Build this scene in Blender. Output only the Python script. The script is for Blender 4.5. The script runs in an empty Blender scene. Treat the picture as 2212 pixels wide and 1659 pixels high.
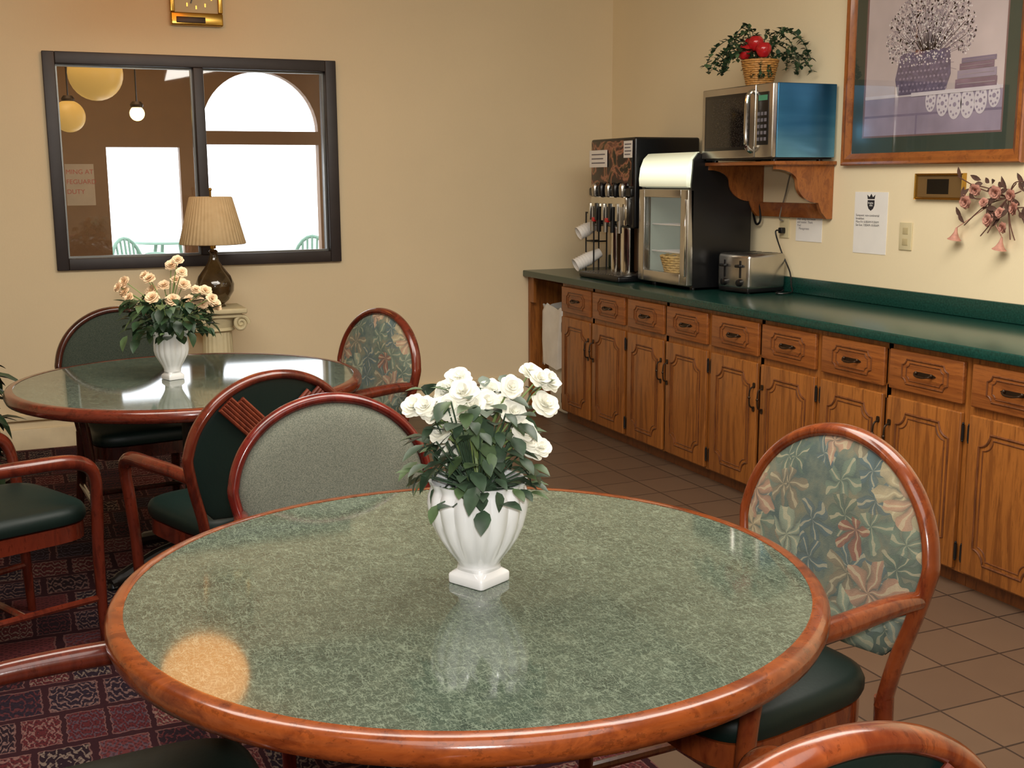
import bpy, bmesh, math, random
from mathutils import Vector, Matrix
R=random.Random(7)
pi=math.pi
sc=bpy.context.scene
col=sc.collection
try:
    sc.view_settings.view_transform='Standard'
except Exception: pass

# ------------------------------------------------------------------ helpers
def lin(r,g,b):
    def f(c):
        c/=255.
        return c/12.92 if c<=.04045 else ((c+.055)/1.055)**2.4
    return (f(r),f(g),f(b),1.)

class NB:
    """small node-building helper"""
    def __init__(s,name):
        s.m=bpy.data.materials.new(name); s.m.use_nodes=True
        s.t=s.m.node_tree; s.n=s.t.nodes; s.p=s.n['Principled BSDF']
    def new(s,kind,**kw):
        x=s.n.new(kind)
        for k,v in kw.items(): setattr(x,k,v)
        return x
    def put(s,sock,v):
        if v is None: return
        if isinstance(v,bpy.types.NodeSocket): s.t.links.new(v,sock)
        else: sock.default_value=v
    def M(s,op,a,b=None,c=None):
        x=s.new('ShaderNodeMath',operation=op)
        s.put(x.inputs[0],a); s.put(x.inputs[1],b); s.put(x.inputs[2],c)
        return x.outputs[0]
    def coords(s,scale=(1,1,1),rot=(0,0,0)):
        tc=s.new('ShaderNodeTexCoord'); mp=s.new('ShaderNodeMapping')
        mp.inputs['Scale'].default_value=scale; mp.inputs['Rotation'].default_value=rot
        s.t.links.new(tc.outputs['Object'],mp.inputs['Vector'])
        return mp.outputs['Vector']
    def xyz(s,v):
        x=s.new('ShaderNodeSeparateXYZ'); s.put(x.inputs[0],v); return x.outputs[0],x.outputs[1],x.outputs[2]
    def comb(s,a,b,c=0.):
        x=s.new('ShaderNodeCombineXYZ'); s.put(x.inputs[0],a); s.put(x.inputs[1],b); s.put(x.inputs[2],c); return x.outputs[0]
    def noise(s,v,scale,detail=3,rough=.5,dist=0.):
        x=s.new('ShaderNodeTexNoise'); s.put(x.inputs['Vector'],v)
        x.inputs['Scale'].default_value=scale; x.inputs['Detail'].default_value=detail
        x.inputs['Roughness'].default_value=rough; x.inputs['Distortion'].default_value=dist
        return x.outputs['Fac'] if 'Fac' in x.outputs else x.outputs[0]
    def ramp(s,f,stops,interp='LINEAR'):
        x=s.new('ShaderNodeValToRGB'); s.put(x.inputs[0],f); cr=x.color_ramp; cr.interpolation=interp
        while len(cr.elements)<len(stops): cr.elements.new(.5)
        for e,(p,c) in zip(cr.elements,stops): e.position=p; e.color=c
        return x.outputs[0]
    def mix(s,f,a,b):
        x=s.new('ShaderNodeMix',data_type='RGBA'); s.put(x.inputs[0],f); s.put(x.inputs[6],a); s.put(x.inputs[7],b)
        return x.outputs[2]
    def bump(s,h,strength=.3,dist=.01):
        x=s.new('ShaderNodeBump'); x.inputs['Strength'].default_value=strength; x.inputs['Distance'].default_value=dist
        s.put(x.inputs['Height'],h); s.t.links.new(x.outputs[0],s.p.inputs['Normal'])
    def base(s,c,rough=.5,metal=0.,spec=None,coat=0.):
        s.put(s.p.inputs['Base Color'],c); s.put(s.p.inputs['Roughness'],rough); s.put(s.p.inputs['Metallic'],metal)
        if spec is not None: s.p.inputs['Specular IOR Level'].default_value=spec
        if coat: s.p.inputs['Coat Weight'].default_value=coat; s.p.inputs['Coat Roughness'].default_value=.08
        return s.m

def plain(name,c,rough=.5,metal=0.,var=.06,scale=12,bump=0,spec=None,coat=0.):
    b=NB(name); v=b.coords(); f=b.noise(v,scale,3)
    dk=tuple(x*(1-var) for x in c[:3])+(1.,); lt=tuple(min(1,x*(1+var)) for x in c[:3])+(1.,)
    cc=b.ramp(f,[(.3,dk),(.7,lt)])
    if bump: b.bump(b.noise(v,scale*10,4),bump,.003)
    return b.base(cc,rough,metal,spec,coat)

def wood(name,c1,c2,stretch=(1,1,.08),scale=22,rough=.35,coat=.3,dark=None):
    b=NB(name); v=b.coords(stretch)
    f=b.noise(v,scale,6,.6,.6); g=b.noise(v,scale*5,3,.7)
    cc=b.ramp(f,[(.28,c1),(.5,c2),(.62,c1),(.78,c2)])
    m=b.M('MULTIPLY',b.M('GREATER_THAN',g,.6),.35)
    dk=dark or tuple(x*.4 for x in c1[:3])+(1.,)
    cc=b.mix(m,cc,dk)
    b.bump(g,.08,.002)
    return b.base(cc,rough,0,None,coat)

def emis(name,c,st):
    b=NB(name); v=b.coords(); f=b.noise(v,3,2)
    cc=b.ramp(f,[(0,c),(1,tuple(min(1,x*1.05) for x in c[:3])+(1,))])
    b.base(cc,.4); b.put(b.p.inputs['Emission Color'],cc); b.p.inputs['Emission Strength'].default_value=st
    return b.m

def newbm(): return bmesh.new()

def loft(bm,loops,cap0=True,cap1=True,closed=False,mi=0):
    vs=[[bm.verts.new(p) for p in lp] for lp in loops]
    n=len(vs[0]); fs=[]
    rng=range(len(vs)) if closed else range(len(vs)-1)
    for i in rng:
        a=vs[i]; b=vs[(i+1)%len(vs)]
        for j in range(n):
            try: fs.append(bm.faces.new((a[j],a[(j+1)%n],b[(j+1)%n],b[j])))
            except Exception: pass
    if not closed:
        if cap0: fs.append(bm.faces.new(list(reversed(vs[0]))))
        if cap1: fs.append(bm.faces.new(vs[-1]))
    for f in fs: f.material_index=mi
    return fs

def box(bm,x0,x1,y0,y1,z0,z1,bev=0,mi=0):
    t=bmesh.new()
    bmesh.ops.create_cube(t,size=1)
    for v in t.verts:
        v.co=Vector((x0 if v.co.x<0 else x1, y0 if v.co.y<0 else y1, z0 if v.co.z<0 else z1))
    if bev: bmesh.ops.bevel(t,geom=list(t.edges),offset=bev,segments=3,profile=.5,affect='EDGES')
    merge(bm,t,mi)

def merge(bm,t,mi=0,mat=None):
    if mat is not None: bmesh.ops.transform(t,matrix=mat,verts=t.verts)
    mp={v:bm.verts.new(v.co) for v in t.verts}
    for f in t.faces:
        try:
            g=bm.faces.new([mp[v] for v in f.verts]); g.material_index=mi
        except Exception: pass
    t.free()

def circ(c,r,n,ax='z',z=None,fn=None):
    out=[]
    for i in range(n):
        a=2*pi*i/n; q=r*(fn(a) if fn else 1)
        out.append((c[0]+q*math.cos(a),c[1]+q*math.sin(a),c[2] if z is None else z))
    return out

def lathe(bm,c,prof,n=32,fn=None,mi=0,cap0=True,cap1=True):
    loft(bm,[circ((c[0],c[1],0),max(r,.0004),n,z=c[2]+z,fn=fn) for r,z in prof],cap0,cap1,mi=mi)

def catmull(pts,n=6,closed=False):
    P=[Vector(p) for p in pts]; out=[]; L=len(P)
    rng=range(L) if closed else range(L-1)
    for i in rng:
        p0=P[(i-1)%L] if closed or i>0 else P[0]; p1=P[i]; p2=P[(i+1)%L]; p3=P[(i+2)%L] if closed or i+2<L else P[-1]
        for k in range(n):
            t=k/n
            out.append(.5*((2*p1)+(-p0+p2)*t+(2*p0-5*p1+4*p2-p3)*t*t+(-p0+3*p1-3*p2+p3)*t**3))
    if not closed: out.append(P[-1])
    return out

def tube(bm,pts,r,seg=10,closed=False,mi=0,flat=1.,upv=None):
    P=[Vector(p) for p in pts]; L=len(P)
    T=[]
    for i in range(L):
        a=P[(i-1)%L] if (closed or i>0) else P[0]; b=P[(i+1)%L] if (closed or i<L-1) else P[-1]
        d=(b-a); T.append(d.normalized() if d.length>1e-9 else Vector((0,0,1)))
    up=Vector(upv) if upv else (Vector((0,0,1)) if abs(T[0].z)<.9 else Vector((1,0,0)))
    nrm=(up-T[0]*up.dot(T[0])).normalized()
    loops=[]
    for i in range(L):
        if upv: 
            q=Vector(upv)-T[i]*Vector(upv).dot(T[i])
            if q.length>1e-4: nrm=q.normalized()
        else:
            nrm=(nrm-T[i]*nrm.dot(T[i])); nrm=nrm.normalized() if nrm.length>1e-6 else Vector((1,0,0))
        bi=T[i].cross(nrm)
        rr=r[i] if isinstance(r,(list,tuple)) else r
        loops.append([P[i]+nrm*(rr*flat*math.cos(2*pi*k/seg))+bi*(rr*math.sin(2*pi*k/seg)) for k in range(seg)])
    loft(bm,loops,closed=closed,mi=mi)

def prism(bm,poly,axis,d0,d1,mi=0):
    """poly list of 2d points; axis 'x': (y,z), 'y': (x,z), 'z': (x,y)"""
    def mk(p,d):
        return {'x':(d,p[0],p[1]),'y':(p[0],d,p[1]),'z':(p[0],p[1],d)}[axis]
    loft(bm,[[mk(p,d0) for p in poly],[mk(p,d1) for p in poly]],mi=mi)

def sphere(bm,c,r,mi=0,seg=20,sz=1.):
    t=bmesh.new(); bmesh.ops.create_uvsphere(t,u_segments=seg,v_segments=seg//2,radius=r)
    merge(bm,t,mi,Matrix.Translation(c)@Matrix.Diagonal((1,1,sz,1)))

def finish(bm,name,mats,sharp=35):
    bmesh.ops.recalc_face_normals(bm,faces=bm.faces)
    for f in bm.faces: f.smooth=True
    lim=math.radians(sharp)
    for e in bm.edges:
        if len(e.link_faces)==2 and e.calc_face_angle(0)>lim: e.smooth=False
    me=bpy.data.meshes.new(name); bm.to_mesh(me); bm.free()
    for m in (mats if isinstance(mats,(list,tuple)) else [mats]): me.materials.append(m)
    return me

def put(name,me,parent=None,loc=(0,0,0),rot=(0,0,0)):
    o=bpy.data.objects.new(name,me); col.objects.link(o)
    if parent is not None: o.parent=parent
    o.location=loc; o.rotation_euler=rot
    return o

def thing(name,label,cat,loc=(0,0,0),rz=0,group=None,me=None):
    o=bpy.data.objects.new(name,me); col.objects.link(o)
    if me is None: o.empty_display_size=.1
    o.location=loc; o.rotation_euler=(0,0,rz)
    o['label']=label; o['category']=cat
    if group: o['group']=group
    return o

def part(name,parent,bm,mats,world=False,sharp=35,label=None):
    if world:
        q=parent; off=Vector((0,0,0))
        while q is not None: off+=q.location; q=q.parent
        bmesh.ops.translate(bm,vec=-off,verts=bm.verts)
    o=put(name,finish(bm,name,mats,sharp),parent)
    if label: o['label']=label
    return o

def wthing(name,label,cat,bm,mats,loc,sharp=35,group=None):
    bmesh.ops.translate(bm,vec=-Vector(loc),verts=bm.verts)
    return thing(name,label,cat,loc,0,group,finish(bm,name,mats,sharp))

def struct(name,bm,mats,sharp=35):
    o=put(name,finish(bm,name,mats,sharp)); o['kind']='structure'; return o

def text(name,body,size,parent,loc,face,mat,align='LEFT'):
    c=bpy.data.curves.new(name,'FONT'); c.body=body; c.size=size; c.align_x=align; c.extrude=.0002
    ob=bpy.data.objects.new('tmp',c); col.objects.link(ob)
    dg=bpy.context.evaluated_depsgraph_get(); dg.update()
    me=bpy.data.meshes.new_from_object(ob.evaluated_get(dg))
    bpy.data.objects.remove(ob)
    if face=='-X': m=Matrix(((0,0,-1),(-1,0,0),(0,1,0))).to_4x4()
    else: m=Matrix(((1,0,0),(0,0,-1),(0,1,0))).to_4x4()
    off=Vector((0,0,0)); q=parent
    while q is not None: off+=q.location; q=q.parent
    me.transform(Matrix.Translation(Vector(loc)-off)@m)
    me.materials.clear(); me.materials.append(mat)
    return put(name,me,parent)

def leaf(bm,p,d,up,L,W,droop=.2,mi=0,fold=.25):
    d=Vector(d).normalized(); up=Vector(up); s=d.cross(up)
    if s.length<1e-3: s=d.cross(Vector((1,0,0)))
    s.normalize(); u=s.cross(d).normalized(); p=Vector(p)
    prof=[(0,.05),(.2,.75),(.45,1.),(.7,.75),(.88,.35),(1,.02)]
    rows=[]
    for t,w in prof:
        c=p+d*(L*t)-u*(droop*L*t*t)
        e=u*(fold*W*w*.5)
        rows.append((bm.verts.new(c-s*(W*w*.5)+e),bm.verts.new(c),bm.verts.new(c+s*(W*w*.5)+e)))
    for a,b in zip(rows,rows[1:]):
        for k in (0,1):
            f=bm.faces.new((a[k],a[k+1],b[k+1],b[k])); f.material_index=mi

# ------------------------------------------------------------------ materials
def wall_mat(name,c):
    b=NB(name); v=b.coords(); f=b.noise(v,1.3,4); g=b.noise(b.coords((1,1,.35)),260,2); 
    cc=b.ramp(f,[(.3,tuple(x*.94 for x in c[:3])+(1,)),(.7,c)])
    cc=b.mix(b.M('MULTIPLY',g,.15),cc,tuple(x*.78 for x in c[:3])+(1,))
    b.bump(g,.2,.002)
    return b.base(cc,.75,spec=.25)
M_wall=wall_mat('wall_paint_beige',lin(235,215,178))
M_wallr=wall_mat('wall_paint_cream',lin(242,225,188))
M_ceil=plain('ceiling_paint',lin(215,208,192),.9)
M_brown=plain('dark_brown_panelling',lin(132,94,56),.6)
M_base=plain('baseboard_cream',lin(222,204,168),.5)
M_frame=plain('window_frame_dark',lin(46,38,37),.45,var=.15)
M_alu=plain('aluminium_trim',lin(120,120,116),.35,.8)
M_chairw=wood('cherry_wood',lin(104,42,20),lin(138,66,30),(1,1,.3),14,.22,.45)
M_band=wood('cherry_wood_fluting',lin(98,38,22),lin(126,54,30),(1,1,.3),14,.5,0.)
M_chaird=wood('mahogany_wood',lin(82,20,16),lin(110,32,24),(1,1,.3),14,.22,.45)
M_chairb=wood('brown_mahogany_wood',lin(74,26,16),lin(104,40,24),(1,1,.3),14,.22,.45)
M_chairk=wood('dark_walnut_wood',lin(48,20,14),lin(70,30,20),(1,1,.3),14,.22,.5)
M_edge=wood('table_edge_oak',lin(108,46,18),lin(144,70,28),(.5,.5,1),20,.22,.5)
M_edged=wood('table_edge_mahogany',lin(78,30,20),lin(108,44,28),(.5,.5,1),20,.2,.5)
M_oak=wood('honey_oak',lin(120,68,26),lin(158,96,40),(1,1,.07),26,.4,.15)
M_oakh=wood('honey_oak_horizontal',lin(120,64,26),lin(152,88,38),(1,.07,1),26,.4,.15)
M_oakdk=wood('oak_moulding_dark',lin(84,44,18),lin(112,62,26),(1,1,.2),26,.45,.1)
M_frameoak=wood('picture_frame_oak',lin(124,66,28),lin(154,90,40),(1,.3,.3),22,.3,.4)
M_black=plain('black_plastic',lin(16,16,18),.3)
M_iron=plain('black_iron',lin(28,24,22),.45,.3)
M_bronze=plain('antique_bronze',lin(58,42,28),.38,.6)
M_steel=plain('brushed_steel',lin(190,186,178),.25,.95)
M_chrome=plain('chrome',lin(215,212,205),.08,1.)
M_white=plain('white_ceramic',lin(246,246,246),.12,spec=.6,var=.01,coat=.4)
M_paper=plain('white_paper',lin(236,232,226),.8,var=.02)
M_ink=plain('black_ink',lin(40,38,42),.8)
M_grayink=plain('grey_ink',lin(110,106,112),.8)
M_red=plain('faded_red_ink',lin(170,92,70),.7)
M_gold=plain('gold_metal',lin(190,150,70),.22,.9)
M_vinyl=plain('dark_green_vinyl',lin(8,30,25),.5,bump=.1)
M_teal=plain('teal_counter_laminate',lin(20,60,52),.26,var=.3,scale=120)
M_leaf=plain('rose_leaf_green',lin(60,80,60),.42,var=.4,scale=30)
M_leaf2=plain('dark_leaf_green',lin(38,62,38),.45,var=.4,scale=30)
M_leaf3=plain('spring_leaf_green',lin(80,102,66),.45,var=.35,scale=30)
M_stem=plain('stem_green',lin(126,146,84),.5)
M_rosew=plain('white_petal',lin(248,246,232),.6,var=.03)
M_rosep=plain('peach_petal',lin(236,206,168),.6,var=.12,scale=40)
M_plaster=plain('cream_plaster',lin(214,200,160),.6,var=.1)

def laminate():
    b=NB('green_marble_laminate'); v=b.coords()
    f=b.noise(v,11,9,.72,.8)
    cc=b.ramp(f,[(.3,lin(48,56,49)),(.5,lin(68,79,68)),(.7,lin(86,93,79))])
    for sc_,th,amt,rot,st in ((55,.013,.38,(0,0,.3),(1,.35,1)),(80,.014,.36,(0,0,1.2),(1,.35,1)),(105,.015,.32,(0,0,2.1),(1,.4,1)),(65,.013,.36,(0,0,2.7),(.4,1,1)),(130,.017,.3,(0,0,.9),(.4,1,1))):
        n=b.noise(b.coords(st,rot),sc_,2.,.5,.7)
        r=b.M('LESS_THAN',b.M('ABSOLUTE',b.M('SUBTRACT',n,.5)),th)
        cc=b.mix(b.M('MULTIPLY',r,amt),cc,lin(142,154,134))
    g=b.noise(b.coords((1,.5,1),(0,0,.5)),170,2)
    cc=b.mix(b.M('MULTIPLY',g,.2),cc,lin(104,116,98))
    return b.base(cc,.06,spec=.95)
M_lam=laminate()

def graycloth(name,a,c):
    b=NB(name); v=b.coords((1,1,1)); f=b.noise(v,330,3,.6)
    w=b.noise(b.coords((1,1,.10)),14,2)
    cc=b.ramp(f,[(.38,a),(.62,c)])
    cc=b.mix(b.M('MULTIPLY',w,.3),cc,tuple(x*.7 for x in a[:3])+(1,))
    b.bump(f,.2,.001)
    return b.base(cc,.9,spec=.1)
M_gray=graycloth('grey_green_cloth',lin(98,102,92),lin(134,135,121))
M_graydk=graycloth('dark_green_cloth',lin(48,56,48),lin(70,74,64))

def floral():
    b=NB('floral_tapestry'); v0=b.coords(); x,y,z=b.xyz(v0)
    wob=b.M('MULTIPLY',b.noise(v0,16,2),.06); wob2=b.M('MULTIPLY',b.noise(b.coords((1,1,1),(1,2,0)),14,2),.06)
    X=b.M('ADD',y,wob); Y=b.M('ADD',z,wob2)
    bg=b.ramp(b.noise(v0,14,4,.6),[(.35,lin(88,102,98)),(.5,lin(112,120,108)),(.65,lin(134,130,108))])
    out=bg
    def layer(scale,pet,off,pal,out,size,thr,op):
        vec=b.comb(b.M('MULTIPLY_ADD',X,scale,off),b.M('MULTIPLY',Y,scale))
        vo=b.new('ShaderNodeTexVoronoi',voronoi_dimensions='2D'); b.put(vo.inputs['Vector'],vec); vo.inputs['Scale'].default_value=1.
        sb=b.new('ShaderNodeVectorMath',operation='SUBTRACT'); b.put(sb.inputs[0],vec); b.put(sb.inputs[1],vo.outputs['Position'])
        rx,ry,_=b.xyz(sb.outputs[0]); th=b.M('ARCTAN2',ry,rx)
        sp=b.new('ShaderNodeSeparateColor'); b.put(sp.inputs[0],vo.outputs['Color'])
        rnd=sp.outputs[0]; rnd2=sp.outputs[1]
        ph=b.M('MULTIPLY_ADD',th,pet/2.,b.M('MULTIPLY',rnd2,6.28))
        pc=b.M('ABSOLUTE',b.M('COSINE',ph))
        rad=b.M('MULTIPLY',b.M('MULTIPLY_ADD',b.M('POWER',pc,.8),.8,.2),size)
        mask=b.M('LESS_THAN',vo.outputs['Distance'],rad)
        mask=b.M('MULTIPLY',mask,b.M('GREATER_THAN',rnd,thr))
        colr=b.ramp(rnd2,pal,'CONSTANT')
        vein=b.M('GREATER_THAN',pc,.975)
        shade=b.M('MULTIPLY',b.M('SUBTRACT',1.,pc),.8)
        colr=b.mix(shade,colr,lin(84,90,84)); colr=b.mix(b.M('MULTIPLY',vein,.6),colr,lin(204,192,158))
        return b.mix(b.M('MULTIPLY',mask,op),out,colr)
    out=layer(13,5,3.3,[(0,lin(96,114,118)),(.25,lin(124,140,122)),(.5,lin(102,118,104)),(.75,lin(142,128,106))],out,.72,.05,.75)
    out=layer(7.2,6,0.,[(0,lin(152,162,140)),(.22,lin(184,168,134)),(.42,lin(112,132,132)),(.6,lin(178,140,116)),(.8,lin(138,148,120))],out,.62,.15,.85)
    out=layer(9.5,5,7.7,[(0,lin(188,150,124)),(.35,lin(152,102,86)),(.6,lin(190,172,138)),(.8,lin(140,154,142))],out,.52,.58,.85)
    w=b.noise(v0,420,2); out=b.mix(b.M('MULTIPLY',w,.3),out,lin(84,86,78))
    b.bump(w,.3,.002)
    return b.base(out,.92,spec=.1)
M_floral=floral()

def tile():
    b=NB('brown_floor_tile'); v=b.coords()
    br=b.new('ShaderNodeTexBrick',offset=0.); b.put(br.inputs['Vector'],v)
    br.inputs['Scale'].default_value=1.; br.inputs['Brick Width'].default_value=.235; br.inputs['Row Height'].default_value=.235
    br.inputs['Mortar Size'].default_value=.004; br.inputs['Mortar Smooth'].default_value=.2
    br.inputs['Color1'].default_value=lin(94,73,57); br.inputs['Color2'].default_value=lin(104,82,64); br.inputs['Mortar'].default_value=lin(46,36,30)
    cc=b.mix(b.M('MULTIPLY',b.noise(v,7,5),.35),br.outputs['Color'],lin(80,60,46))
    b.bump(b.M('SUBTRACT',1.,br.outputs['Fac']),.4,.004)
    return b.base(cc,.42)
M_tile=tile()

def carpet():
    b=NB('oriental_patchwork_carpet'); x,y,_=b.xyz(b.coords((1,1,1),(0,0,.0)))
    nz=b.noise(b.comb(x,y),35,2)
    x2=b.M('ADD',x,b.M('MULTIPLY',nz,.02)); y2=b.M('ADD',y,b.M('MULTIPLY',nz,-.02))
    U=b.M('DIVIDE',x2,.15); W=b.M('DIVIDE',y2,.21)
    row=b.M('FLOOR',W)
    wr=b.new('ShaderNodeTexWhiteNoise',noise_dimensions='1D'); b.put(wr.inputs['W'],row)
    U=b.M('ADD',b.M('MULTIPLY',U,b.M('MULTIPLY_ADD',wr.outputs['Value'],.6,.7)),b.M('MULTIPLY',row,.37))
    cu=b.M('FLOOR',U); 
    wn=b.new('ShaderNodeTexWhiteNoise',noise_dimensions='2D'); b.put(wn.inputs['Vector'],b.comb(cu,row))
    rnd=wn.outputs['Value']; sp=b.new('ShaderNodeSeparateColor'); b.put(sp.inputs[0],wn.outputs['Color']); r2=sp.outputs[1]; r3=sp.outputs[2]
    fx=b.M('ABSOLUTE',b.M('SUBTRACT',b.M('FRACT',U),.5)); fy=b.M('ABSOLUTE',b.M('SUBTRACT',b.M('FRACT',W),.5))
    ground=b.ramp(rnd,[(0,lin(30,24,30)),(.3,lin(84,34,36)),(.5,lin(34,30,40)),(.75,lin(98,48,48))],'CONSTANT')
    fig=b.ramp(r2,[(0,lin(146,112,104)),(.35,lin(104,50,50)),(.55,lin(150,130,116)),(.85,lin(84,78,88))],'CONSTANT')
    dd=b.M('ADD',fx,fy)
    ang=b.M('ADD',b.M('MULTIPLY',dd,b.M('MULTIPLY_ADD',r3,16.,22.)),b.M('MULTIPLY',b.M('COSINE',b.M('MULTIPLY',fx,36.)),1.8))
    ang=b.M('ADD',ang,b.M('MULTIPLY',b.noise(b.comb(x,y),60,2),4.))
    rings=b.M('GREATER_THAN',b.M('SINE',ang),.4)
    cc=b.mix(b.M('MULTIPLY',rings,.6),ground,fig)
    fl=b.M('LESS_THAN',b.M('MULTIPLY',b.M('SINE',b.M('MULTIPLY',fx,50.)),b.M('SINE',b.M('MULTIPLY',fy,60.))),-.35)
    cc=b.mix(b.M('MULTIPLY',fl,.6),cc,lin(26,20,26))
    mx=b.M('MAXIMUM',fx,fy)
    cc=b.mix(b.M('MULTIPLY',b.M('GREATER_THAN',mx,.41),.6),cc,lin(124,88,82))
    cc=b.mix(b.M('GREATER_THAN',mx,.44),cc,lin(46,24,28))
    cc=b.mix(b.M('MULTIPLY',b.noise(b.comb(x,y),300,2),.6),cc,lin(48,30,34))
    b.bump(b.noise(b.comb(x,y),400,2),.4,.004)
    return b.base(cc,.95,spec=.05)
M_carpet=carpet()

# ------------------------------------------------------------------ room shell
XW,YB,ZC=3.77,6.99,2.95
XL,YF=-3.2,-2.2
YP=9.5
XS=1.45
bm=newbm()
box(bm,XL,XS,YF,YB,-.1,0,mi=1)
box(bm,XS,XW,YF,YB,-.1,0,mi=0)
box(bm,XL,5.5,YB,YP+.1,-.1,0,mi=0)
struct('floor',bm,[M_tile,M_carpet])
bm=newbm(); box(bm,XL,XW+.12,YF,YB+.12,ZC,ZC+.1); struct('ceiling',bm,M_ceil)
wx0,wx1,wz0,wz1=.27,1.855,1.035,2.18
bm=newbm()
box(bm,XL,wx0,YB,YB+.12,0,ZC); box(bm,wx1,XW+.12,YB,YB+.12,0,ZC)
box(bm,wx0,wx1,YB,YB+.12,0,wz0); box(bm,wx0,wx1,YB,YB+.12,wz1,ZC)
struct('wall_back',bm,M_wall)
bm=newbm(); box(bm,XW,XW+.12,YF,YB,0,ZC); struct('wall_right',bm,M_wallr)
bm=newbm(); box(bm,XL-.12,XL,YF,YB,0,ZC); struct('wall_left',bm,M_wall)
bm=newbm(); box(bm,XL,XW,YF-.12,YF,0,ZC); struct('wall_front',bm,M_wall)
bm=newbm(); box(bm,XL,3.10,YB-.018,YB,0,.12,.004); box(bm,XL,3.10,YB-.026,YB,.17,.20,.004); struct('baseboard_back',bm,M_base)
bm=newbm(); box(bm,XW-.015,XW,YF,2.2,0,.12,.004); struct('baseboard_right',bm,M_base)

bm=newbm()
h=2.9
dx0,dx1,ax0,ax1=.745,1.29,1.47,2.40
ar_=(ax1-ax0)/2
box(bm,-2.5,dx0,YP,YP+.1,0,h); box(bm,dx0,dx1,YP,YP+.1,1.76,h); box(bm,dx1,ax0,YP,YP+.1,0,h)
box(bm,ax0,ax1,YP,YP+.1,1.785,1.89); box(bm,ax1,5.5,YP,YP+.1,0,h)
arc=[((ax0+ax1)/2+ar_*math.cos(a*pi/24),1.89+ar_*math.sin(a*pi/24)) for a in range(25)]
for i in range(24):
    a,b_=arc[i],arc[i+1]
    prism(bm,[a,(a[0],h),(b_[0],h),b_],'y',YP,YP+.1)
struct('wall_outer',bm,M_brown)
bm=newbm(); box(bm,-2.6,-2.5,YB+.12,YP,0,h); box(bm,5.4,5.5,YB+.12,YP,0,h); struct('wall_outer_side',bm,M_brown)
bm=newbm(); box(bm,-2.6,5.5,YB+.12,YP+.1,h,h+.1); struct('ceiling_outer',bm,M_brown)
bm=newbm(); box(bm,-12,16,YP+.1,30,-.12,-.02); struct('floor_patio',bm,plain('pale_concrete',lin(200,200,196),.9))

# window_1
bm=newbm()
fx0,fx1,fz0,fz1=.245,1.88,1.01,2.205
y0,y1=YB-.03,YB+.13
w=.065
box(bm,fx0,fx0+w,y0,y1,fz0,fz1,.004); box(bm,fx1-w,fx1,y0,y1,fz0,fz1,.004)
box(bm,fx0+w,fx1-w,y0,y1,fz0,fz0+w,.004); box(bm,fx0+w,fx1-w,y0,y1,fz1-w,fz1,.004)
box(bm,1.045,1.10,y0,y1,fz0+w,fz1-w,.004)
win=struct('window_1',bm,M_frame)
bm=newbm()
for a,b_ in ((fx0+w,1.045),(1.10,fx1-w)):
    za,zb=fz0+w,fz1-w; t=.01
    box(bm,a,a+t,YB+.03,YB+.06,za,zb); box(bm,b_-t,b_,YB+.03,YB+.06,za,zb)
    box(bm,a+t,b_-t,YB+.03,YB+.06,za,za+t); box(bm,a+t,b_-t,YB+.03,YB+.06,zb-t,zb)
o=part('window_bead',win,bm,M_alu); o['kind']='structure'
def glassmat(name,fac):
    b=NB(name)
    tr=b.new('ShaderNodeBsdfTransparent'); gl=b.new('ShaderNodeBsdfGlossy'); gl.inputs['Roughness'].default_value=.02
    mx=b.new('ShaderNodeMixShader'); mx.inputs[0].default_value=fac
    b.t.links.new(tr.outputs[0],mx.inputs[1]); b.t.links.new(gl.outputs[0],mx.inputs[2])
    b.t.links.new(mx.outputs[0],b.n['Material Output'].inputs['Surface']); return b.m
M_glass=glassmat('window_glass',.07); M_pglass=glassmat('picture_glass_sheet',.09)
bm=newbm(); box(bm,fx0+w,1.045,YB+.042,YB+.046,fz0+w,fz1-w); box(bm,1.10,fx1-w,YB+.042,YB+.046,fz0+w,fz1-w)
o=part('window_pane',win,bm,M_glass); o['kind']='structure'
bm=newbm(); box(bm,.325,.478,YB+.038,YB+.041,1.37,1.60)
sg=wthing('window_sign','faded cream notice with red lettering on the window glass','sign',bm,plain('faded_sign',lin(170,150,122),.7),(.405,YB+.0395,1.37))
for i,t in enumerate(('MING AT','FEGUARD','DUTY')):
    text('lettering',t,.036,sg,(.328,YB+.037,1.545-i*.055),'-Y',M_red)

M_globe=emis('warm_globe_glass',lin(206,164,86),.55); M_globe2=emis('bright_globe_glass',lin(255,225,140),5)
def pendant(loc,r,mat,top,label,grp):
    T=thing('pendant_lamp',label,'lamp',(loc[0],loc[1],loc[2]-r),0,grp)
    bm=newbm(); sphere(bm,(0,0,r),r,seg=32); part('lamp_globe',T,bm,mat)
    bm=newbm(); lathe(bm,(0,0,2*r-.01),[(.04,0),(.045,.02),(.03,.04)],20); part('lamp_cap',T,bm,M_bronze)
    bm=newbm(); tube(bm,[(0,0,2*r+.02),(0,0,top-loc[2]+r)],.005,6); part('lamp_cord',T,bm,M_black)
g='globe pendant lamps'
pendant((.63,8.5,2.22),.18,M_globe,h,'large warm glass globe pendant lamp in the dark room',g)
pendant((.46,8.8,1.95),.11,M_globe,h,'dim warm glass globe pendant lamp in the dark room',g)
pendant((.885,8.5,1.96),.05,M_globe2,h,'small bright glowing globe pendant lamp',g)
M_globe3=emis('amber_globe_glass',lin(255,168,84),2.8)
pendant((.78,5.97,2.62),.235,M_globe3,ZC,'large amber glass globe pendant lamp on a cord',g)

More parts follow.
